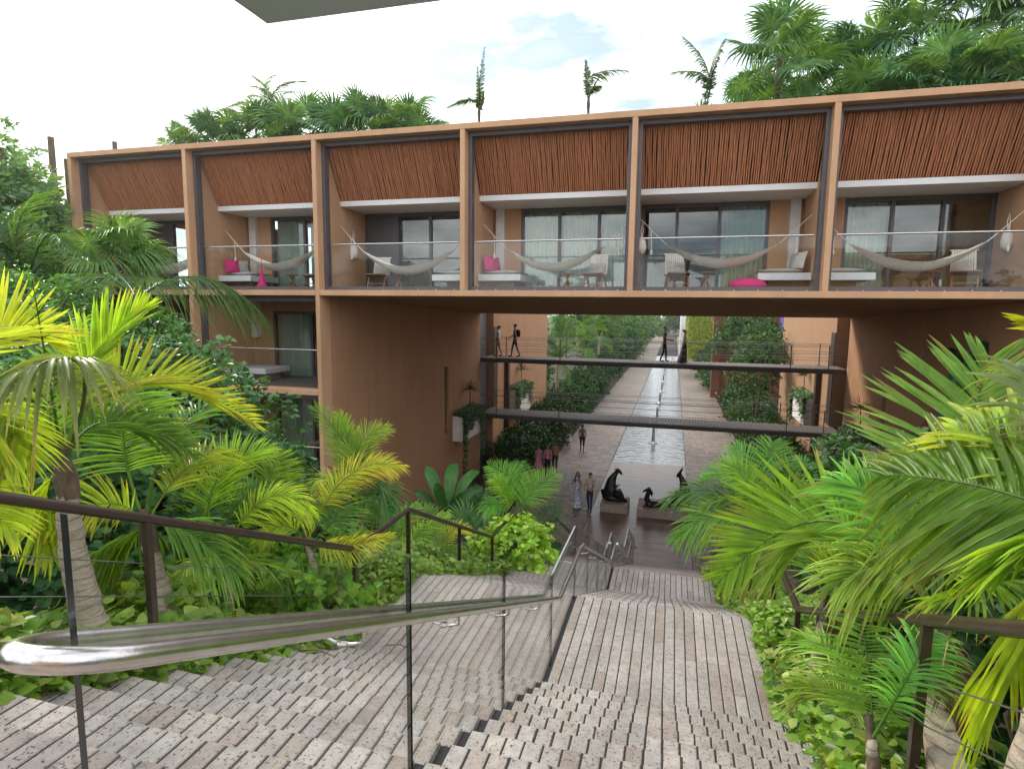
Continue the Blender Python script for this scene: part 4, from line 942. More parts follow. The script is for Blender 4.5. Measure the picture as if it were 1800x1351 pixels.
palm('nearest palm on the right, thick ringed trunk and big arching lime frond',at(1668,1380,3.95),at(1642,1085,4.25),[
 dict(mid=at(1455,915,4.9),tip=at(1268,1018,5.3),uph=(-.1,-.75,.45),col=(.20,.38,.03),leaf=.72,pairs=56,w=.036,droop=.05,vee=.30,start=.22,tipcol=(.36,.44,.03),sweep=(28,60)),
 dict(mid=at(1690,835,4.65),tip=at(1738,632,5.0),uph=(-.5,-.8,.2),col=(.14,.28,.045),leaf=.86,pairs=34,w=.042,droop=.06,vee=.12,start=.36,sweep=(18,62),tipcol=(.22,.34,.08)),
 F(1560,900,4.4,1475,850,4.6,col=(.12,.30,.04),leaf=.55,pairs=34,w=.030,droop=.3),
 F(1560,1000,4.1,1480,1030,4.0,col=(.22,.36,.04),leaf=.50,pairs=34,w=.030,droop=.5),
 F(1720,940,4.0,1800,870,4.1,col=(.20,.35,.03),leaf=.60,pairs=34,w=.034,droop=.3),
 F(1700,1040,3.8,1790,1020,3.7,col=(.20,.36,.05),leaf=.45,pairs=30,w=.028,droop=.5),
 F(1630,930,4.7,1600,800,5.2,col=(.15,.29,.04),leaf=.6,pairs=34,w=.032,droop=.2),
 F(1580,960,4.9,1520,900,5.2,col=(.16,.34,.03),leaf=.5,pairs=34,w=.03,droop=.3),
 F(1665,1150,4.1,1700,1260,4.0,col=(.24,.15,.07),leaf=.26,pairs=20,w=.026,droop=.9,tipcol=(.16,.09,.05))],.088,.05)
palm('palm whose dark drooping frond fills the right edge of the picture',at(1800,1400,3.3),at(1945,945,3.05),[
 dict(mid=at(1740,858,3.3),tip=at(1545,835,3.8),uph=(-.35,-.75,.35),col=(.12,.24,.03),leaf=.62,pairs=56,w=.034,droop=.25,vee=.05,start=.1,sweep=(28,60),tipcol=(.30,.38,.04)),
 dict(mid=at(1820,775,3.5),tip=at(1660,770,3.9),uph=(-.3,-.5,.7),col=(.20,.34,.03),leaf=.55,pairs=40,w=.040,droop=.15,vee=.2,tipcol=(.45,.40,.05)),
 dict(mid=at(1850,950,3.1),tip=at(1770,1000,3.2),col=(.17,.32,.03),leaf=.34,pairs=32,w=.028,droop=.5),
 dict(mid=at(1850,1080,3.4),tip=at(1715,1200,3.7),col=(.24,.34,.03),leaf=.40,pairs=22,w=.040,droop=.95,vee=-.1),
 dict(mid=at(1850,730,3.4),tip=at(1775,640,3.8),col=GREY,leaf=.45,pairs=26,w=.03,droop=.5),
 dict(mid=at(1990,560,2.4),tip=at(1850,362,2.0),col=FRESH,leaf=.22,pairs=14,w=.022,droop=0,start=.6,sweep=(75,85)),
 dict(mid=at(1930,690,2.7),tip=at(1812,572,2.4),col=(.30,.34,.03),leaf=.2,pairs=14,w=.03,droop=.2,start=.6)],.08,.06)
palm('young palm with an upright ladder-like frond at the right stair edge',at(1535,1330,4.0),at(1532,1300,4.0),[
 F(1528,1190,4.05,1508,1050,4.2,col=(.16,.32,.04),leaf=.34,pairs=30,w=.020,droop=.1,vee=.0,sweep=(3,25)),
 F(1600,1180,3.7,1638,1100,3.8,col=(.12,.32,.06),leaf=.32,pairs=36,w=.020,droop=.45,vee=.1),
 F(1470,1220,4.2,1400,1210,4.2,col=(.22,.34,.04),leaf=.32,pairs=30,w=.018,droop=.4),
 F(1470,1160,4.6,1400,1120,4.8,col=FRESH,leaf=.34,pairs=30,w=.02,droop=.4)],.03,.025)

# ---- fan palms (shared leaf meshes) and background feather palms
def fan_mesh(seed,n=30,spread=300,droop=.25,col=(.045,.13,.035),Rr=.62):
    g=np.random.default_rng(seed); Vs=[];Q=[];T3=[];Cs=[];o=0
    for i in range(n):
        a=math.radians(-spread/2+spread*i/(n-1)+g.normal(0,2)); r=Rr*(.78+.22*math.cos(a*.5))*g.uniform(.9,1.05); ha=math.radians(spread/(n-1)/2)*.98
        d=np.array([math.sin(a),math.cos(a),0]); s=np.array([math.cos(a),-math.sin(a),0]); u=np.array([0,0,1.])
        cup=.22
        p0=np.array([0,0,0.]); m1=d*r*.5+u*cup*r*.25; w1=r*.5*math.tan(ha)
        tipd=-droop*r*g.uniform(.5,1.4); p2=d*r*.8+u*(cup*r*.2+tipd*.35); t=d*r+u*(cup*r*.1+tipd)
        f=u*w1*.7
        V=[p0,m1+s*w1+f,m1-f*.4,m1-s*w1+f,p2+s*w1*.6+f*.3,p2,p2-s*w1*.6+f*.3,t]
        Vs+=V; Q+=[(o+1,o+2,o+5,o+4),(o+2,o+3,o+6,o+5)]; T3+=[(o,o+2,o+1),(o,o+3,o+2),(o+4,o+5,o+7),(o+5,o+6,o+7)]
        c=np.array(col)*g.uniform(.75,1.3); Cs+=[c*1.5+np.array([.03,.03,0]),c,c,c,c*1.1,c*1.1,c*1.1,c*1.2]; o+=8
    # petiole
    k=4; n_=6; L_=.75
    for i in range(n_):
        y=-L_*(1-i/(n_-1)); z=-.10*(y/L_)**2*0
        for j in range(k): an=2*math.pi*j/k; Vs.append(np.array([.010*math.cos(an),y,z+.010*math.sin(an)])); Cs.append(np.array(col)*1.3)
    for i in range(n_-1):
        for j in range(k): Q.append((o+i*k+j,o+i*k+(j+1)%k,o+(i+1)*k+(j+1)%k,o+(i+1)*k+j))
    return mesh_np('fan_leaf',np.array(Vs),[np.array(Q),np.array(T3)],np.array(Cs),[M['leaf_dark']])
FANS=[fan_mesh(s,n=26+s%3*3,spread=280+12*s,droop=.15+.12*s,col=c) for s,c in enumerate(((.085,.185,.065),(.06,.14,.06),(.10,.20,.065),(.065,.15,.07),(.12,.22,.065)))]
def fan_palm(lab,base,h,n=18,scale=1.0,group=None,lean=(0,0),pal=None):
    base=Vector(base); t=thing('fan_palm',lab,'palm',base,group); top=base+Vector((lean[0],lean[1],h))
    b=trunk_mb([base,base.lerp(top,.5)+Vector((lean[0]*.1,0,0)),top],[.10,.085,.075],rings=True); b.build('trunk',M['bark2'],t)
    for i in range(n):
        az=2.4*i+rng.uniform(-.3,.3); el=R(85-125*(i/n)**.9+rng.uniform(-8,8)); s=scale*rng.uniform(.85,1.15)
        o=bpy.data.objects.new('fan_leaf',rng.choice(pal or FANS)); COL.objects.link(o); o.parent=t
        d=Vector((math.cos(az)*math.cos(el),math.sin(az)*math.cos(el),math.sin(el)))
        y=d; z=Vector((0,0,1))-d*d.z
        if z.length<.1: z=Vector((math.cos(az),math.sin(az),0))
        z.normalize(); zz=(z*.6+d.cross(Vector((0,0,1)))*rng.uniform(-.5,.5)+Vector((0,0,.2))); zz=(zz-y*zz.dot(y)).normalized(); x=y.cross(zz)
        m=Matrix((x,y,zz)).transposed().to_4x4(); m.translation=(top-base)+d*.75*s; o.matrix_basis=m@Matrix.Diagonal((s,s,s,1))
    return t
GEN=[]
for k,(l,dr,c) in enumerate(((2.0,.55,(.035,.10,.03)),(2.2,.35,(.05,.14,.03)),(1.8,.8,(.03,.085,.03)),(2.1,.15,(.07,.17,.03)))):
    GEN.append(frond_mesh((0,0,0),(0,l*.52,l*.18),(0,l*.95,-l*dr*.45),leaf=.55,pairs=38,col=c,w=.030,droop=.45,vee=.15,start=.15))
def feather_palm(lab,base,h,n=12,scale=1.0,group=None,pal=None,elr=(80,-25),lean=(0,0),name='feather_palm'):
    base=Vector(base); t=thing(name,lab,'palm',base,group); top=base+Vector((lean[0],lean[1],h))
    b=trunk_mb([base,base.lerp(top,.5),top],[.11*scale,.09*scale,.07*scale]); b.build('trunk',M['bark'],t)
    for i in range(n):
        az=2.4*i+rng.uniform(-.3,.3); el=R(elr[0]+(elr[1]-elr[0])*(i/n)+rng.uniform(-8,8)); s=scale*rng.uniform(.85,1.12)
        o=bpy.data.objects.new('frond',rng.choice(pal or GEN)); COL.objects.link(o); o.parent=t; o.location=top-base; o.scale=(s,s,s); o.rotation_euler=(el,rng.uniform(-.3,.3),az)
    return t
# roof garden, right: a dense row of fan palms; left: another; and two thin feather palms between
def roofp(px,py,r): p=at(px,py,r); return (p.x,p.y)
k=0
RB=[]
rows=[(1235,.7,.8),(1300,.5,1.0),(1365,2.8,1.4),(1420,.8,1.2),(1480,.5,1.15),(1535,1.1,1.2),(1590,.6,1.2),(1640,1.3,1.25),(1690,.6,1.2),(1745,1.2,1.25),(1800,.6,1.2),(1860,1.2,1.2)]
for px_,h,s in rows: RB.append((px_,h,s,21.3))
for px_,h,s in ((1330,2.2,1.2),(1400,3.2,1.35),(1465,3.0,1.3),(1520,3.1,1.35),(1600,3.7,1.35),(1680,4.0,1.4),(1750,3.8,1.35),(1830,3.9,1.35)): RB.append((px_,h,s,24.2))
RB.sort()
for n_,(px_,h,s,r) in enumerate(RB):
    p=at(px_,190,r); ordn=['leftmost','second','third','fourth','fifth','sixth','seventh','eighth','ninth','tenth','eleventh','twelfth','thirteenth','fourteenth','fifteenth','sixteenth','seventeenth','eighteenth','nineteenth','rightmost'][n_]
    lab='tall fan palm with bare trunk on the roof, left end of the right-hand cluster' if px_==1365 else f'green fan palm in the right-hand roof cluster, {ordn} from its left end'
    fan_palm(lab,(p.x,p.y,4.7),h,20 if r<23 else 16,s,'fan palms on the roof, right cluster')
LB=[(320,.3,.8,24),(365,.5,.9,23),(405,.6,1.0,24),(450,.9,1.1,23.2),(500,.6,1.1,22.3),(545,1.1,1.1,23),(590,.7,1.1,22.0),(630,1.3,1.15,22.6),(675,.9,1.1,21.6),(715,1.2,1.15,22.2),(740,.5,1.0,21.4)]
for n_,(px_,h,s,r) in enumerate(LB):
    p=at(px_,230,r); ordn=['leftmost','second','third','fourth','fifth','sixth','seventh','eighth','ninth','tenth','rightmost'][n_]
    fan_palm(f'green fan palm in the left-hand roof cluster, {ordn} from its left end',(p.x,p.y,4.7),h,17,s,'fan palms on the roof, left cluster')
p=at(480,230,25); feather_palm('dark feather palm with two arching fronds rising above the left roof cluster',(p.x,p.y,4.7),1.9,8,.95,elr=(75,20))
def skinny(lab,px_,r,fr):
    p=at(px_,230,r); b0=Vector((p.x,p.y,4.7)); 
    palm(lab,b0,b0+Vector((0,0,1.55)),[dict(mid=b0+Vector(m)+Vector((0,0,.95)),tip=b0+Vector(t)+Vector((0,0,.95)),col=(.05,.10,.03),leaf=l*1.2,pairs=32,w=.045,droop=.4,vee=.2) for m,t,l in fr],.05,.04,bark='bark2')
skinny('thin scraggly palm on the roof edge, between the left cluster and the next palm',842,20.5,[((.02,0,1.3),(.16,0,2.45),.22),((-.25,0,.9),(-1.05,0,.75),.28),((.1,0,.7),(.12,.1,1.2),.18),((.0,0,.9),(-.05,0,1.9),.2)])
skinny('thin palm with one frond curling right on the roof edge, near the middle',1033,19.6,[((.12,0,1.3),(1.15,0,1.35),.42),((-.04,0,1.1),(-.12,0,1.75),.26),((.08,0,.8),(.3,.1,1.3),.25),((.02,.0,.9),(.35,0,1.0),.3)])
skinny('thin feathery palm at the left end of the right roof cluster',1238,20.8,[((.0,0,1.7),(-.75,0,2.7),.4),((.1,0,1.7),(.45,0,2.5),.4),((-.05,0,1.5),(-1.1,0,1.7),.4),((.05,0,1.2),(.3,0,2.0),.3)])

# ---- broadleaf shrubs and trees
def crown_parts(c,rad,nclus,per,size,c1,c2,shape='obovate',shell=.55,wr=.55,up_=.5,squash=None):
    c=np.array(c); rad=np.array(rad); d=rdir(nclus,-.75,1); rr=(shell+(1-shell)*nrg.random((nclus,1))**.6); lump=1+.16*np.sin(d[:,:1]*5+d[:,1:2]*7+c[0])+.10*np.sin(d[:,2:]*9+d[:,:1]*11)
    ctr=c+d*rad*rr*lump
    P=np.repeat(ctr,per,0)+nrg.normal(0,size*.35,(nclus*per,3)); Dn=np.repeat(d,per,0)
    Dl=rdir(nclus*per,-.5,.7)+Dn*.6; Nv=Dn+np.array([0,0,up_])+nrg.normal(0,.35,(nclus*per,3))
    k=len(P); shade=np.repeat(nrg.uniform(.75,1.3,(nclus,1)),per,0)
    return leaves(P,Dl,Nv,nrg.uniform(.8,1.2,k)*size,nrg.uniform(.8,1.2,k)*size*wr,cols(k,c1,c2)*shade,shape)
def shrub(lab,base,crowns,size,c1,c2,name='broadleaf_shrub',cat='shrub',mat='leaf_dark',group=None,trunk_r=.06,per=8,dens=1.0,shape='obovate',wr=.55):
    base=Vector(base); t=thing(name,lab,cat,base,group); b=MB()
    for c,rad in crowns:
        c=Vector(c); m=base.lerp(c,.5)+Vector((rng.uniform(-.2,.2),rng.uniform(-.2,.2),0)); b.tube([base-Vector((0,0,.2)),m,c],[trunk_r,trunk_r*.7,trunk_r*.3],7)
        for q in range(5):
            dd=Vector(rdir(1,-.2,1)[0]); e=c+Vector((dd.x*rad[0],dd.y*rad[1],dd.z*rad[2]))*.75; b.tube([m.lerp(c,.3+.12*q),m.lerp(e,.6)+Vector((0,0,.1)),e],[trunk_r*.4,trunk_r*.25,trunk_r*.1],5)
    b.build('trunk',M['bark2'],t)
    parts=[]
    for c,rad in crowns:
        a=(rad[0]*rad[1]+rad[1]*rad[2]+rad[0]*rad[2])/3*12.5; ncl=int(max(30,a/(size*size)*.55*dens)); parts.append(crown_parts(c,rad,ncl,per,size,c1,c2,shape,wr=wr))
    o=leaf_obj('crown',parts,M[mat],t); o['kind']='stuff'; return t
DK=(.018,.055,.016); MD=(.045,.12,.03)
shrub('dense round-leaved shrub at the left edge behind the brown rail',at(20,1090,7.2),[(at(30,870,7.4),(1.5,1.3,1.6)),(at(-120,980,6.8),(1.2,1.2,1.2))],.12,(.042,.115,.050),(.095,.22,.085),'round_leaved_shrub',dens=1.0)
shrub('dense round-leaved shrub in the middle left, under the yellow fronds',at(230,1000,9.5),[(at(240,790,9.6),(2.0,1.6,1.7)),(at(120,715,10.5),(1.6,1.5,1.2))],.12,(.042,.115,.044),(.095,.22,.075),'round_leaved_shrub')
shrub('dense round-leaved shrub reaching toward the lower left balconies',at(400,960,11.0),[(at(365,835,11.2),(1.3,1.3,1.15)),(at(450,835,11.5),(.7,.8,.6)),(at(490,800,11.4),(.4,.35,.2)),(at(275,690,12.5),(1.1,1.1,.85))],.115,(.038,.105,.040),(.085,.20,.068),'round_leaved_shrub')
shrub('bright small-leaved bush top behind the yellow fan of leaves at left',at(60,700,12.5),[(at(40,580,12.6),(1.4,1.2,.9)),(at(-60,640,12.0),(1.8,1.8,1.5))],.10,(.05,.14,.04),(.10,.24,.06),'bright_bush',mat='leaf')
# far left trees
shrub('hazy tall tree at the far left, left of the building corner',at(20,560,25),[(at(-5,420,25.5),(2.4,2.6,2.4)),(at(70,480,25),(1.3,1.8,1.5)),(at(-100,370,26),(3.0,3,3)),(at(60,500,24),(2.2,2.2,1.6))],.24,(.07,.16,.07),(.14,.26,.11),'leafy_tree','tree',trunk_r=.2,mat='leaf')
shrub('hazy darker tree behind the far left shrubs',at(120,620,20),[(at(40,540,20),(2.2,2.2,1.3)),(at(120,560,19),(1.1,1.2,1.0)),(at(-60,500,20),(2.2,2,2.0))],.2,(.05,.12,.05),(.10,.20,.08),'leafy_tree','tree',trunk_r=.15)
p=at(222,640,15.5); fan_palm('shaggy fan palm with long drooping leaves before the far left balcony',(p.x,p.y,p.z),(at(222,465,15.5)-p).z,24,.82,pal=[FANS[4],FANS[2],fan_mesh(9,34,310,.9,(.08,.17,.04),.75)])
p=at(60,640,17); feather_palm('feather palm at far left under the hazy tree',(p.x,p.y,p.z),(at(60,500,17)-p).z,12,1.05)
palm('dark palm with one long frond arching in front of the second balcony fin',at(240,760,11.3),at(238,530,11.4),[
 F(352,488,11.5,468,560,11.6,col=(.045,.11,.045),leaf=.85,pairs=60,w=.030,droop=.95,vee=.15,start=.05),
 F(300,590,11.4,290,660,11.3,col=(.03,.08,.03),leaf=.5,pairs=36,w=.026,droop=.5),
 F(300,560,12.2,345,640,12.4,col=(.05,.11,.05),leaf=.5,pairs=36,w=.026,droop=.5),
 F(170,490,11.4,90,560,11.2,col=(.05,.12,.04),leaf=.6,pairs=40,w=.028,droop=.6),
 F(225,500,12.5,190,470,13.5,col=(.04,.10,.04),leaf=.55,pairs=36,w=.028,droop=.6)],.09,.06,bark='bark2')
for n_,(px_,py0,py1,r,w_) in enumerate(((96,330,238,30,.11),(122,345,278,28,.09),(203,275,248,34,.10),(10,330,258,27,.08))):
    a=at(px_,py0,r); c=at(px_-2,py1,r); b=MB(); b.tube([Vector((a.x,a.y,c.z-9)),Vector((a.x,a.y,c.z))],[w_*1.15,w_],8)
    tag(b.build('timber_pole',M['bark2']),['tall timber pole beyond the far left trees, left of the building corner','tall timber pole touching the building corner at left','short pole stub standing above the far left roof edge','timber pole behind trees at the left picture edge'][n_],'pole')

# ---- big-leaved plants by the passage wall
def paddle(lab,base,lv,cc):
    base=Vector(base); t=thing('paddle_leaved_plant',lab,'plant',base)
    for (tip,w) in lv:
        w*=.72
        tip=Vector(tip); n=14; st=base+Vector((rng.uniform(-.1,.1),rng.uniform(-.1,.1),0)); mid=st.lerp(tip,.45)+Vector((0,0,.25*(tip-st).length)); C=bez(np.array(st),np.array(mid),np.array(tip),n)
        T=np.gradient(C,axis=0); T/=np.linalg.norm(T,axis=1,keepdims=True); S_=np.cross(T,np.array([.15,-.8,.5])); S_/=np.linalg.norm(S_,axis=1,keepdims=True); Nn=np.cross(S_,T)
        b=MB(); vs=[]; u=np.linspace(0,1,n); pr=np.where(u<.32,.03,np.sin(np.pi*np.clip((u-.28)/.74,0,1))**.7); 
        for i in range(n): 
            w_=w*pr[i]*rng.uniform(.95,1.05)+.012; wav=.02*math.sin(i*2.1); vs+= [C[i]+S_[i]*w_+Nn[i]*(w_*.3+wav),C[i]+S_[i]*w_*.5+Nn[i]*w_*.12,C[i],C[i]-S_[i]*w_*.5+Nn[i]*w_*.12,C[i]-S_[i]*w_+Nn[i]*(w_*.3-wav)]
        q=[(i*5+j,i*5+j+1,(i+1)*5+j+1,(i+1)*5+j) for i in range(n-1) for j in range(4)]
        c=np.array(cc)*rng.uniform(.75,1.25); me=mesh_np('leaf',np.array(vs),[np.array(q)],np.tile(c,(len(vs),1))*nrg.uniform(.9,1.1,(len(vs),1)),[M['leaf_dark']],smooth=True); obj('leaf',me,t)
def g_at(px_,py_,r,dz=0): p=at(px_,py_,r); return Vector((p.x,p.y,p.z+dz))
paddle('plant with large paddle leaves at the foot of the shaded passage wall',g_at(785,950,15.2),[(g_at(748,822,15.4),.19),(g_at(800,815,15.8),.22),(g_at(842,828,15.6),.17),(g_at(848,858,15.0),.16),(g_at(728,865,14.9),.16),(g_at(765,850,14.6),.16),(g_at(820,870,14.4),.15),(g_at(702,895,14.6),.2),(g_at(800,865,15.9),.18)],(.035,.105,.022))
paddle('second paddle-leaved plant, low against the passage wall and left of the first',g_at(690,960,13.0),[(g_at(668,880,13.2),.17),(g_at(705,890,13.0),.16),(g_at(650,910,12.8),.15),(g_at(722,905,12.9),.15),(g_at(640,890,13.3),.15)],(.03,.11,.03))
p=g_at(820,985,14.2); fan_palm('small dark fan palm beside the paddle leaves in shade',(p.x,p.y,p.z-.1),.45,14,.7,pal=FANS[:2])
p=g_at(850,930,17.5); fan_palm('small shaded fan palm just behind the bright plaza-edge palm',(p.x,p.y,p.z-.3),.5,12,.8,pal=FANS[:2])
def roundish(lab,px_,py_,r,rad,size,c1,c2,**k):
    c=at(px_,py_,r); g=Vector((c.x,c.y,c.z-rad[2])); return shrub(lab,g,[(c,rad)],size,c1,c2,**k)
roundish('dark shrub filling the shade below the left lower balcony',560,930,12.5,(1.6,1.4,1.0),.13,DK,MD)
roundish('lush broad-leaved shrub behind the lime fronds at mid left',330,930,8.6,(1.4,1.0,.9),.13,(.03,.09,.025),(.07,.17,.04))
roundish('golden-leaved bush peeping above the lime fronds at mid left',345,830,9.4,(.45,.4,.6),.22,(.28,.30,.04),(.40,.38,.06),mat='leaf')
roundish('pale-leaved shrub behind the right-hand palms near the wall planter',1500,850,10.5,(.7,.6,.5),.16,(.05,.13,.05),(.10,.20,.08))
roundish('dark undergrowth shrub behind the right rail',1800,1100,6.6,(1.2,1.1,.9),.13,DK,MD)
roundish('dark undergrowth shrub at the right edge below the drooping frond',1860,1200,5.0,(.9,.7,.6),.11,DK,(.04,.10,.03))
roundish('shaded shrub between the right-hand palms and the passage wall',1620,960,9.5,(1.6,1.2,1.3),.14,(.02,.06,.02),(.05,.12,.03))

# ---- variegated ground cover along both stair edges (nobody could count it)
def cover(name,lab,xr,n,seed,side,ymax=15.2):
    Y=nrg.uniform(.9,ymax,n)**1.0; d=np.abs(nrg.normal(0,.55,n)); d=np.minimum(d,1.9)
    X=(X0S+.10-d) if side<0 else (X1S-.10+d)
    zt=np.array([sp(y) for y in Y]); mound=.16+.24*np.sin(np.clip(d/1.0,0,1)*np.pi*.8)+.10*np.sin(Y*3.1+d*4)+.06*np.sin(Y*7.3)
    Z=zt+mound*nrg.uniform(.1,1.0,n)-np.where(d>.9,(d-.9)*.35,0)-.05
    P=np.stack([X,Y,Z],1); D=rdir(n,-.5,.5); D[:,0]-=side*.25; Nv=np.tile([-.2*side,-.35,1.],(n,1))+nrg.normal(0,.35,(n,3))
    c=cols(n,(.09,.21,.025),(.26,.40,.06)); k=nrg.random((n,1))<.22; c=np.where(k,c*.35+np.array([.40,.42,.14])*.65,c); c=np.where(nrg.random((n,1))<.25,c*.45,c)
    o=leaf_obj(name,[leaves(P,D,Nv,nrg.uniform(.05,.11,n),nrg.uniform(.04,.08,n),c,'heart')],M['leaf']); tag(o,lab,'ground cover',kind='stuff')
cover('pothos_ground_cover','variegated trailing leaves along the left stair edge','',24000,3,-1)
cover('pothos_ground_cover','variegated trailing leaves along the right stair edge','',24000,4,1)
roundish('mound of bright variegated leaves beside the second stair landing',905,965,12.9,(.85,.7,.62),.13,(.16,.30,.03),(.34,.46,.09),mat='leaf',shape='heart',wr=.8)
roundish('mound of bright variegated leaves below the left rail kink',640,1010,9.2,(1.0,.8,.55),.11,(.10,.24,.03),(.26,.40,.06),mat='leaf',shape='heart',wr=.8)
roundish('leafy mound under the left rail near the lime palms',480,1035,7.3,(1.1,.7,.45),.13,(.08,.20,.03),(.20,.34,.05),mat='leaf',shape='heart',wr=.7)
roundish('leafy mound under the left rail beside the ringed trunks',240,1120,5.6,(.8,.5,.35),.12,(.10,.22,.03),(.28,.38,.08),mat='leaf',shape='heart',wr=.7)

# ---- planting beyond the passage
for n_,(x,y,h) in enumerate(((-8.4,33.5,1.3),(-8.2,37.5,1.6),(-8.6,42,1.8),(-8.3,47,2.0),(-8.7,53,2.2),(-8.4,60,2.4),(-8.9,69,2.8),(-8.8,80,3.2),(-9,94,3.6),(-9,112,4),(-9,135,4.5))):
    shrub(f'dark broad-leaved shrub on the left of the walkway, number {n_+1} counted from the passage' if False else f'shade shrub on the left of the walkway, {["nearest","second","third","fourth","fifth","sixth","seventh","eighth","ninth","tenth","farthest"][n_]} from the passage',(x,y,ZG),[((x,y,ZG+h*.55),(1.5+.02*y*.5,2.2+y*.05,h*.6))],.17+.0022*y,(.012,.034,.010),(.034,.085,.018),group='shrubs left of the walkway',dens=.8)
for n_,(x,y,h) in enumerate(((5.9,33,1.1),(5.8,37,1.4),(6.0,42,1.6),(6.2,48,1.9),(6.2,55,2.2),(5.2,72,2.4),(5.2,84,2.8),(5.4,100,3.4),(5.6,125,4.2))):
    shrub(f'shade shrub on the right of the walkway, {["nearest","second","third","fourth","fifth","sixth","seventh","eighth","farthest"][n_]} from the passage',(x,y,ZG),[((x,y,ZG+h*.55),(1.3+.012*y,2.2+y*.04,h*.6))],.17+.0022*y,(.016,.046,.013),(.045,.11,.024),group='shrubs right of the walkway',dens=.8)
for n_,(x,y,h,s) in enumerate(((-9.5,50,4.2,1.5),(-10.5,56,6.0,1.7),(-9.0,63,4.8,1.6),(-11,70,7.0,1.8),(-9.4,78,5.5,1.8),(-10.5,90,7.5,2.0))):
    feather_palm(f'shaded feather palm beyond the passage on the left, {["nearest","second","third","fourth","fifth","farthest"][n_]} one',(x,y,ZG),h,13,s,'feather palms left of the walkway')
for n_,(x,y) in enumerate(((5.6,44),(6.4,52),(5.2,60),(7.0,63))):
    shrub(f'small airy tree right of the walkway, {["nearest","second","third","farthest"][n_]} one',(x,y,ZG),[((x-.2,y,ZG+4.6+.8*n_),(1.7,1.9,1.6)),((x+.9,y+1,ZG+6.2+.6*n_),(1.7,1.7,1.3))],.26,(.026,.07,.02),(.065,.14,.035),'airy_tree','tree',group='airy trees right of the walkway',trunk_r=.09,dens=.55)
for n_,(x,y,h,w_) in enumerate(((-13,95,11,5),(-12,118,11,6),(-13,150,13,7),(-8.5,186,9,5),(-3,236,13,8),(6,236,13,8),(-16,60,9,4),(13,110,12,6),(12,150,13,7))):
    shrub(['leafy tree behind the left shrubs, nearest of the far ones','leafy tree far along the left side','bright leafy tree far along the left side, behind two others','bushy tree bending toward the far end of the walkway','tree closing the far end of the walkway, left one','tree closing the far end of the walkway, right one','tree behind the left rear block','tree behind the vine curtain on the right','farthest tree on the right of the walkway'][n_],(x,y,ZG),[((x,y,ZG+h*.6),(w_,w_,h*.42)),((x+w_*.4,y-2,ZG+h*.35),(w_*.7,w_*.7,h*.3))],.45+.002*y,(.035,.09,.022),(.085,.18,.035),'leafy_tree','tree',mat='leaf',trunk_r=.25,dens=.7)
# low red wall, violet wall, mosaic column, hanging vines
t=thing('rust_red_wall','rust red garden wall right of the walkway beyond the trees','wall',(6.5,65,ZG)); b=MB(); b.box(3.9,4.75,64.6,65.6,ZG-.1,1.2); b.build('pier',M['rust'],t); b=MB(); b.prism([(4.75,ZG-.1),(13.2,ZG-.1),(13.2,-4.4),(10.2,-1.9),(10.2,1.2),(4.75,1.2)],'y',64.9,65.5); b.build('panel',M['rust'],t)
t=tag(MB().box(10.2,14.5,70,70.4,ZG,4).build('violet_wall',M['violet']),'violet painted wall above the slanted end of the red wall','wall')
b=MB(); b.lathe([(.55,0),(.50,1),(.46,6),(.46,13)],(1.35,104,ZG),18); tag(b.build('mosaic_column',M['mosaic']),'white pebble mosaic column standing by the pool in the distance','column')
t=thing('hanging_vine_screen','yellow-green curtain of hanging vines right of the mosaic column','vine',(3.4,98,ZG)); b=MB(); b.box(1.9,9,97.6,98.2,-.2,.6); b.build('beam',M['rust'],t)
P=[]
for s in range(260):
    x=nrg.uniform(2.0,6.2); ln=nrg.uniform(4.5,8.2); m=60; P.append(np.stack([x+nrg.normal(0,.06,m),98+nrg.normal(0,.3,m),.3-nrg.random(m)*ln],1))
P=np.concatenate(P); n=len(P); D=rdir(n,-1,-.2); o=leaf_obj('vine_strands',[leaves(P,D,np.tile([0,-1.,.3],(n,1)),np.full(n,.34),np.full(n,.16),cols(n,(.16,.24,.02),(.36,.40,.04)),'lance')],M['leaf'],t); o['kind']='stuff'
# ---- what stands behind the camera and shows in the balcony glass
t=thing('lobby_building','tan lobby building behind the head of the stairs','building',(9,-13,-1.5)); b=MB(); b.box(3.5,16,-16,-9,-6,3.6); b.build('wall',M['stucco'],t); b=MB(); b.box(3.2,16.3,-16.3,-8.7,3.6,3.9); b.build('roof',M['stucco'],t)
for n_,(x,y,h) in enumerate(((-14,-10,5.5),(-8,-14,6.5),(-2,-17,6.0),(-20,-6,6),(20,-12,7))):
    shrub(f'leafy tree behind the head of the stairs, {["nearest left","left of the middle","middle","far left","right"][n_]} one',(x,y,-6),[((x,y,-6+h*.8),(3.2,2.6,h*.42))],.3,(.03,.08,.02),(.08,.17,.04),'leafy_tree','tree',trunk_r=.2,dens=.6)

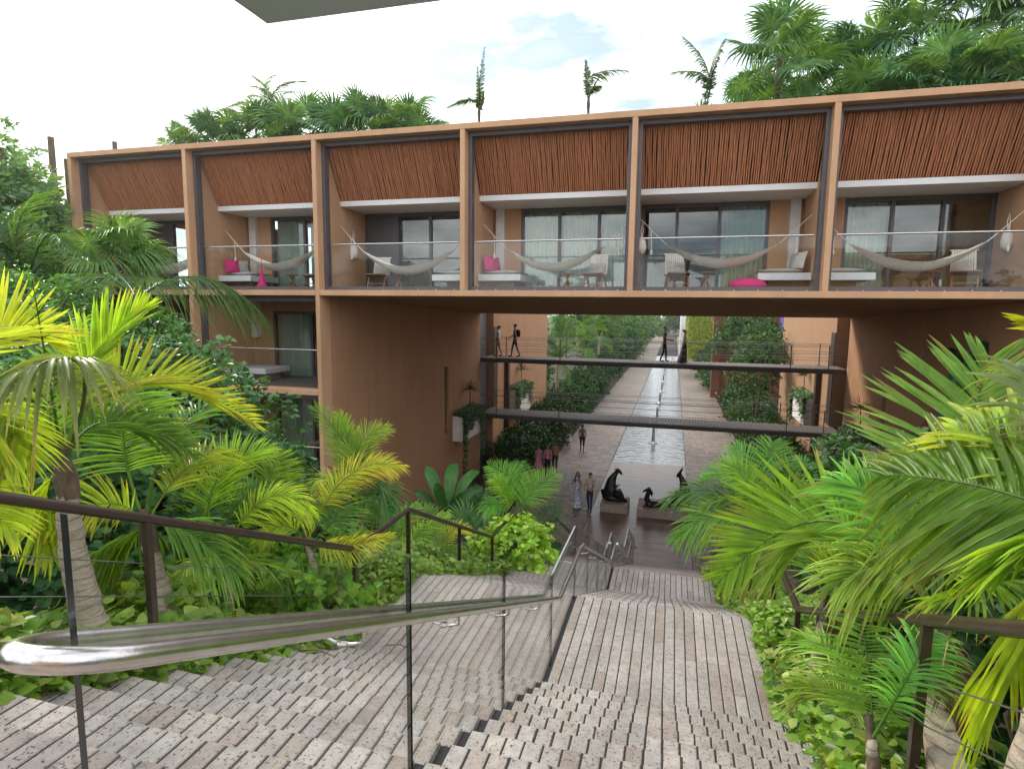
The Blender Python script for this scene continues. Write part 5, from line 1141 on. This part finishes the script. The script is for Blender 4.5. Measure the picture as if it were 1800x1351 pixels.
# ================================================================ PEOPLE
def aty(px_,py_,y):
    d=r2*((px_-900)/F_PX)+u2*(-(py_-675.5)/F_PX)+fwd; return d*(y/d.y)
SKIN=pm('skin',(.36,.20,.13),(.40,.23,.15),5,.55); HAIRM=pm('dark_hair',(.012,.008,.006),(.022,.014,.010),30,.5); EYE=pm('eye_dark',(.02,.012,.01),None,5,.3)
def cloth(n,c,c2=None,s=20): return pm(n,c,c2 or tuple(x*1.15 for x in c),s,.85,.2,80)
def floral():
    m,t,o=new_mat('blue_white_print'); b=N(t,'ShaderNodeBsdfPrincipled',i_Roughness=.8); L(t,b.outputs[0],o.inputs[0]); g=N(t,'ShaderNodeNewGeometry')
    v=N(t,'ShaderNodeTexVoronoi',feature='F1',i_Scale=9.0); L(t,g.outputs['Position'],v.inputs['Vector']); w=N(t,'ShaderNodeMath',operation='SINE'); s=N(t,'ShaderNodeMath',operation='MULTIPLY',i_1=16.0); L(t,v.outputs['Distance'],s.inputs[0]); L(t,s.outputs[0],w.inputs[0])
    r=N(t,'ShaderNodeValToRGB'); L(t,w.outputs[0],r.inputs[0]); r.color_ramp.elements[0].position=.15; r.color_ramp.elements[0].color=(.72,.74,.78,1); r.color_ramp.elements[1].position=.25; r.color_ramp.elements[1].color=(.03,.07,.30,1); L(t,r.outputs[0],b.inputs['Base Color']); return m
CL=dict(beige=cloth('beige_shirt',(.44,.35,.29)),jeans=cloth('dark_jeans',(.018,.022,.040)),pinkc=cloth('pink_shirt',(.52,.22,.32)),pinkd=cloth('pink_dress',(.55,.24,.36)),black=cloth('black_cloth',(.012,.012,.014)),grey=cloth('grey_shirt',(.13,.13,.14)),char=cloth('charcoal_cloth',(.05,.05,.055)),brick=cloth('brick_red_top',(.25,.07,.06)),tan=cloth('tan_top',(.40,.22,.12)),print=floral(),shoe=cloth('shoe',(.015,.013,.012)),white=cloth('white_top',(.55,.55,.56)))
PEOPLE=[]
def person(lab,loc,yaw,h=1.72,top='beige',bottom='jeans',stride=0.0,arms=((0,0),(0,0)),sleeve=1,legs='long',hair='short',skirt=None,bag=None):
    """arms: per side (forward swing of upper arm, elbow bend) in degrees; faces -Y before the yaw turn"""
    k=h/1.72; J={}; E_=[]; rad={}
    def j(n,p,r,parent=None): J[n]=Vector(p); rad[n]=r; (E_.append((parent,n)) if parent else None)
    j('pel',(0,0,.96),(.125,.095)); j('waist',(0,0,1.12),(.112,.085),'pel'); j('chest',(0,-.005,1.30),(.145,.10),'waist'); j('neckb',(0,.01,1.43),(.085,.06),'chest'); j('neck',(0,0,1.49),(.048,.048),'neckb'); j('jaw',(0,-.012,1.55),(.058,.066),'neck'); j('head',(0,-.005,1.63),(.074,.088),'jaw'); j('crown',(0,.005,1.70),(.050,.058),'head')
    for s,sd in ((1,'L'),(-1,'R')):
        sw,eb=arms[0 if s>0 else 1]; j('sh'+sd,(s*.155,.005,1.395),(.058,.055),'neckb'); a=R(sw)
        e=Vector((s*.205,-.27*math.sin(a),1.385-.27*math.cos(a))); j('el'+sd,e,(.040,.040),'sh'+sd); f=R(sw+eb)
        w=e+Vector((-s*.10*math.sin(R(eb)) ,-.245*math.sin(f),-.245*math.cos(f))); j('wr'+sd,w,(.027,.027),'el'+sd); d=(w-e).normalized(); pl=w+d*.06; j('pa'+sd,pl,(.030,.022),'wr'+sd)
        x_=d.cross(Vector((0,1,.2))).normalized()
        for q in range(4): j(f'f{q}{sd}',pl+d*(.075-.008*abs(q-1.5))+x_*(q-1.5)*.017+Vector((0,-.012,0)),(.009,.009),'pa'+sd)
        j('th'+sd,pl+d*.02+x_*.045+Vector((0,-.015,0)),(.010,.010),'wr'+sd)
        st=stride*s; j('hip'+sd,(s*.085,0,.88),(.088,.088),'pel'); j('kn'+sd,(s*.09,-st*.20-.02,.49),(.056,.058),'hip'+sd); j('an'+sd,(s*.092,-st*.36+.02+(.06 if st<0 else 0),.085),(.036,.038),'kn'+sd); j('to'+sd,(s*.105,-st*.36-.13,.035),(.036,.024),'an'+sd)
    names=list(J); me=bpy.data.meshes.new('person'); me.from_pydata([J[n]*1 for n in names],[(names.index(a),names.index(b)) for a,b in E_],[])
    o=bpy.data.objects.new('person',me); COL.objects.link(o); m=o.modifiers.new('skin','SKIN'); m.use_smooth_shade=True; sv=me.skin_vertices[0].data
    for i,n in enumerate(names): sv[i].radius=rad[n]; sv[i].use_root=(n=='pel')
    o.modifiers.new('sub','SUBSURF').levels=1; o.modifiers['sub'].render_levels=1
    PEOPLE.append(dict(o=o,lab=lab,loc=loc,yaw=yaw,k=k,J=J,E=E_,rad=rad,top=top,bottom=bottom,sleeve=sleeve,legs=legs,hair=hair,skirt=skirt,bag=bag))
def finish_people():
    bpy.context.view_layer.update(); dg=bpy.context.evaluated_depsgraph_get(); done=[]
    for p in PEOPLE: done.append(bpy.data.meshes.new_from_object(p['o'].evaluated_get(dg)))
    for p,me in zip(PEOPLE,done):
        o=p['o']; o.modifiers.clear(); old=o.data; o.data=me; me.name='person'; bpy.data.meshes.remove(old); J=p['J']
        me.materials.clear()
        for m in (SKIN,CL[p['top']],CL[p['bottom']],CL['shoe']): me.materials.append(m)
        segs=[(np.array(J[a]),np.array(J[b]),a,b,max(p['rad'][a]+p['rad'][b])) for a,b in p['E']]
        for f in me.polygons:
            c=np.array(f.center); best=None
            for A,B,a,b,r in segs:
                t=np.clip(np.dot(c-A,B-A)/max(np.dot(B-A,B-A),1e-9),0,1); d=np.linalg.norm(c-(A+t*(B-A)))/r
                if best is None or d<best[0]: best=(d,a,b,t)
            _,a,b,t=best; k=0
            if b in('waist','chest','neckb') or b.startswith('sh'): k=1 if not(b=='waist' and t<.25) else 2
            elif b.startswith('hip'): k=2
            elif b.startswith('kn'): k=2
            elif b.startswith('an'): k=2 if p['legs']=='long' else 0
            elif b.startswith('to'): k=3
            elif b.startswith('el'): k=1 if p['sleeve']>=.5 and (t<.62 or p['sleeve']>1) else 0
            elif b.startswith('wr'): k=1 if p['sleeve']>1 else 0
            f.material_index=k; f.use_smooth=True
        o.location=p['loc']; o.rotation_euler=(0,0,p['yaw']); o.scale=(p['k'],)*3; tag(o,p['lab'],'person')
        h=MB(); hc=Vector((0,.012,1.645)); n=10; long_=p['hair']=='long'
        for q in range(1):
            vs=[];rows=9
            for i in range(rows):
                th=math.pi*.62*i/(rows-1)
                for jx in range(n*2):
                    a=2*math.pi*jx/(n*2); front=math.sin(a)<-.35; rr=.088; zz=hc.z+.098*math.cos(th if not front else min(th,math.pi*.34)); s_=math.sin(th if not front else min(th,math.pi*.34))
                    vs.append((.086*s_*math.cos(a),hc.y+.100*s_*math.sin(a),zz))
            h.add(vs,[(i*2*n+jx,i*2*n+(jx+1)%(2*n),(i+1)*2*n+(jx+1)%(2*n),(i+1)*2*n+jx) for i in range(rows-1) for jx in range(2*n)],0,True)
        if long_:
            for sx in (-.07,.07): h.tube([(sx,.02,1.62),(sx*1.25,-.02,1.48),(sx*1.3,-.085,1.36),(sx*1.1,-.105,1.25)],[.03,.035,.03,.012],7)
            h.tube([(0,.09,1.64),(0,.10,1.5),(0,.10,1.35)],[.06,.07,.03],8)
        elif p['hair']=='bun': h.lathe([(.0,-.05),(.045,-.02),(.045,.03),(0,.05)],(0,.10,1.69),8)
        h.build('hair',HAIRM,rec=True).parent=o
        e=MB()
        for sx in (-.03,.03): e.lathe([(.002,-.007),(.011,0),(.002,.007)],(sx,-.083,1.645),6,0); e.bar((sx-.016,-.088,1.667),(sx+.016,-.088,1.667),.006,.006,0)
        e.bar((-.02,-.086,1.575),(.02,-.086,1.575),.006,.008,0); e.tube([(0,-.082,1.645),(0,-.104,1.61),(0,-.088,1.598)],[.006,.012,.008],6,1)
        for sx in (-.079,.079): e.lathe([(.004,-.025),(.014,0),(.004,.022)],(sx,.0,1.62),6,1)
        e.build('face_features',[EYE,SKIN]).parent=o
        if p['skirt']:
            mat_,zt,zb,rb=p['skirt']; s=MB(); prof=[]; nn_=24; vs=[]
            for i in range(9):
                u=i/8; r=.135+(rb-.135)*u**1.2; z=zt+(zb-zt)*u
                for q in range(nn_):
                    a=2*math.pi*q/nn_; w=1+.07*u*math.sin(a*5+1); vs.append((r*w*math.cos(a),r*.8*w*math.sin(a)+.10*u*u*(rb>.3),z))
            s.add(vs,[(i*nn_+q,i*nn_+(q+1)%nn_,(i+1)*nn_+(q+1)%nn_,(i+1)*nn_+q) for i in range(8) for q in range(nn_)],0,True); s.build('skirt',CL[mat_],rec=True).parent=o
        if p['bag']:
            s=MB(); s.lathe([(.02,-.2),(.10,-.17),(.12,0),(.10,.15),(.03,.2)],(0,.17,1.25),10); tag_=s.build('backpack',CL['black']); tag_.parent=o
G=lambda px_,py_:atz(px_,py_,ZG)
def PL(v,z): return (v.x,v.y,z)
person('woman with long dark hair in a blue and white print outfit, hand at her face',PL(G(1014,893),ZG),R(-8),1.66,'print','print',.15,((10,20),(35,125)),0,'long','long',('print',1.08,.06,.20))
person('man in beige shirt and dark jeans walking beside the woman in blue print',PL(G(1036,900),ZG),R(-10),1.76,'beige','jeans',.35,((25,55),(25,55)),1,'long','short')
person('man in a pink long-sleeved shirt and dark trousers in the shade',PL(G(962,838),ZG),R(5),1.74,'pinkc','black',.2,((5,15),(5,15)),2,'long','short')
person('woman in a pink dress left of the man in the pink shirt',PL(G(946,836),ZG),R(10),1.64,'pinkd','pinkd',.1,((10,60),(20,110)),0,'bare','bun',('pinkd',1.15,.55,.25))
person('person in a tan top half hidden behind the man in the pink shirt',PL(G(975,830),ZG),R(0),1.70,'tan','char',.1,((5,10),(5,30)),1,'long','short')
person('man in grey shirt and black shorts walking away under the lower footbridge',PL(G(1023,795),ZG),R(185),1.78,'grey','black',.3,((10,15),(-10,15)),1,'bare','short')
person('woman in a brick red top and printed skirt left of the man in shorts',PL(G(999,788),ZG),R(170),1.62,'brick','print',.1,((5,20),(5,20)),0,'bare','bun',('print',1.02,.55,.24))
YB=31.0
person('man with a backpack striding across the left end of the upper footbridge',PL(aty(905,622,YB),-2.5),R(-90),1.78,'grey','char',.5,((-25,20),(30,25)),1,'long','short',None,'bag')
person('woman in pale trousers behind the man with the backpack on the upper footbridge',PL(aty(876,620,YB),-2.5),R(-90),1.66,'white','tan',.3,((-10,20),(15,25)),0,'long','bun')
person('man in dark clothes looking at his hands on the upper footbridge',PL(aty(1167,634,YB),-2.5),R(90),1.80,'char','black',.3,((12,62),(12,70)),1,'long','short')
person('woman in a long dark dress on the upper footbridge beside the man',PL(aty(1202,635,YB),-2.5),R(90),1.64,'grey','char',.2,((10,60),(10,60)),0,'long','bun',('char',1.08,.04,.33))
finish_people()

# ================================================================ BRONZE FIGURES ON STONE BLOCKS
def plinth(lab,x0,x1,y0,y1,h):
    b=MB(); b.box(x0,x1,y0,y1,ZG-.01,ZG+h); tag(b.build('stone_block',M['plinth'],bevel=.015),lab,'plinth')
plinth('pinkish stone block under the left bronze figure',-2.82,-1.62,25.45,26.75,.37)
plinth('long pinkish stone block under the reclining bronze figure',-1.22,1.05,25.25,26.9,.34)
def figure(lab,loc,yaw,tubes,blobs=(),vox=.028,cat='statue'):
    b=MB()
    for pts,rs in tubes: b.tube(pts,rs,10)
    for c,r in blobs:
        n=12; prof=[(max(.001,math.sin(math.pi*i/n)),-math.cos(math.pi*i/n)) for i in range(n+1)]; o_=len(b.v); b.lathe(prof,(0,0,0),14)
        for i in range(o_,len(b.v)): v=b.v[i]; b.v[i]=(c[0]+v[0]*r[0],c[1]+v[1]*r[1],c[2]+v[2]*r[2])
    o=b.build('bronze_figure',M['bronze']); o.location=loc; o.rotation_euler=(0,0,yaw); m=o.modifiers.new('remesh','REMESH'); m.mode='VOXEL'; m.voxel_size=vox; m.use_smooth_shade=True
    s=o.modifiers.new('smooth','SMOOTH'); s.iterations=3; s.factor=.5; return tag(o,lab,cat)
# seated antelope-headed figure, robe spreading over the block, facing right
figure('tall seated bronze figure with an antelope head and horns, left block',(-2.3,26.05,ZG+.36),0,[
 ([(-.10,0,.15),(-.14,0,.55),(-.10,0,.95),(.02,0,1.18),(.12,0,1.34)],[.34,.30,.20,.13,.085]),
 ([(.12,0,1.34),(.16,0,1.42),(.24,-.02,1.36),(.36,-.03,1.22)],[.08,.095,.075,.038]),
 ([(.10,.05,1.45),(.02,.09,1.58),(.02,.11,1.74)],[.024,.018,.010]),([(.16,-.04,1.46),(.20,-.07,1.58),(.17,-.08,1.76)],[.024,.018,.010]),
 ([(.05,.08,1.40),(-.06,.14,1.44)],[.035,.015]),
 ([(.0,-.12,.85),(.14,-.22,.70),(.26,-.12,.80)],[.065,.05,.035]),
 ([(-.1,-.05,.45),(.18,-.22,.42),(.42,-.2,.16),(.66,-.18,.05)],[.20,.19,.12,.03]),([(-.1,.1,.4),(.2,.2,.38),(.4,.2,.12)],[.2,.17,.10]),
 ([(-.15,0,.3),(-.42,.05,.28),(-.56,.05,.46)],[.26,.18,.05])],[((-.05,0,.16),(.46,.36,.17)),((.25,-.05,.12),(.38,.28,.11))])
figure('bronze reclining figure with a horse head raised, left end of the long block',(-.75,25.75,ZG+.33),0,[
 ([(.75,.1,.12),(.35,.05,.14),(.02,0,.15),(-.10,0,.34),(-.06,0,.55),(.02,0,.72)],[.10,.15,.15,.13,.10,.085]),
 ([(.02,0,.72),(-.02,0,.80),(-.14,-.02,.74),(-.27,-.03,.65)],[.085,.085,.06,.035]),
 ([(.04,.03,.82),(.03,.04,.92)],[.025,.008]),([(.10,0,.75),(.14,0,.60),(.10,0,.45)],[.03,.04,.03]),
 ([(-.05,-.10,.28),(-.14,-.22,.12),(-.24,-.26,.03)],[.06,.05,.035]),([(.4,-.05,.15),(.75,-.12,.24),(1.0,-.1,.06)],[.12,.09,.05])],[((.1,0,.10),(.3,.2,.10))])
figure('bronze seated figure with long ears behind the palm, right end of the long block',(.55,26.35,ZG+.33),0,[
 ([(.18,0,.1),(.20,0,.50),(.16,0,.85),(.10,0,1.10),(.0,0,1.28),(-.02,0,1.38)],[.34,.28,.20,.15,.10,.075]),
 ([(-.02,0,1.38),(-.04,0,1.48),(-.12,-.02,1.38),(-.18,-.03,1.24)],[.075,.085,.06,.03]),
 ([(.0,.03,1.5),(.08,.05,1.64),(.16,.05,1.72)],[.035,.028,.008]),([(-.03,-.03,1.52),(.02,-.05,1.68),(.06,-.05,1.80)],[.035,.028,.008]),
 ([(.1,-.15,.5),(-.15,-.2,.62),(-.2,-.15,.45)],[.12,.12,.09]),([(.1,-.1,.3),(-.25,-.15,.3),(-.45,-.15,.08)],[.18,.15,.06])],[((.1,0,.15),(.45,.36,.16))])
for n_,(x,y) in enumerate(((-1.75,25.62),(-1.05,25.42))):
    tag(MB().box(x-.07,x+.07,y-.04,y+.04,ZG+.36-.03*n_,ZG+.375-.03*n_).build('caption_plate',M['whitestone']),['small white caption plate on the left stone block','small white caption plate on the long stone block'][n_],'plate')

# ---- small finds: dry frond stems on the treads, a magenta hanging on the second balcony
for n_,(pa,pb,z) in enumerate((((528,1143),(588,1157),-2.62),((678,1133),(728,1146),-3.02))):
    a=atz(pa[0],pa[1],z); c=atz(pb[0],pb[1],z-.02); a.z=z; c.z=z; m=(a+c)/2+Vector((0,0,.03)); b=MB(); b.tube([a,m,c],[.007,.006,.003],6)
    b.tube([m,m+Vector((.02,.10,.05)),m+Vector((0,.16,.03))],[.005,.004,.002],5); tag(b.build('dry_frond_stem',M['bark2']),['dry brown palm stem lying on the left treads, nearer one','dry brown palm stem lying on the left treads, farther one'][n_],'twig')
p=aty(459,500,15.9); b=MB(); b.lathe([(.16,0),(.15,.12),(.10,.16),(.12,.22),(.07,.32),(.08,.38),(.03,.52),(.012,.75),(.01,1.0)],(p.x,15.95,FZ),12); tag(b.build('hanging_tassel',M['pink']),'magenta tiered tassel hanging beside the second upper hammock','tassel')

# ================================================================ HAZE ADDED TO IMITATE LENS GLARE NEAR THE SUN
b=MB(); b.box(-960,960,-960,960,-10.2,12.5); hz=b.build('haze',[]); hz['kind']='stuff'
mh,th,oh=new_mat('added_glare_haze'); pv=N(th,'ShaderNodeVolumePrincipled')
pv.inputs['Density'].default_value=.0006; pv.inputs['Anisotropy'].default_value=.88; pv.inputs['Color'].default_value=(.93,.96,1,1)
L(th,pv.outputs[0],oh.inputs['Volume']); hz.data.materials.append(mh); hz['label']='thin haze added to imitate the glare near the sun'
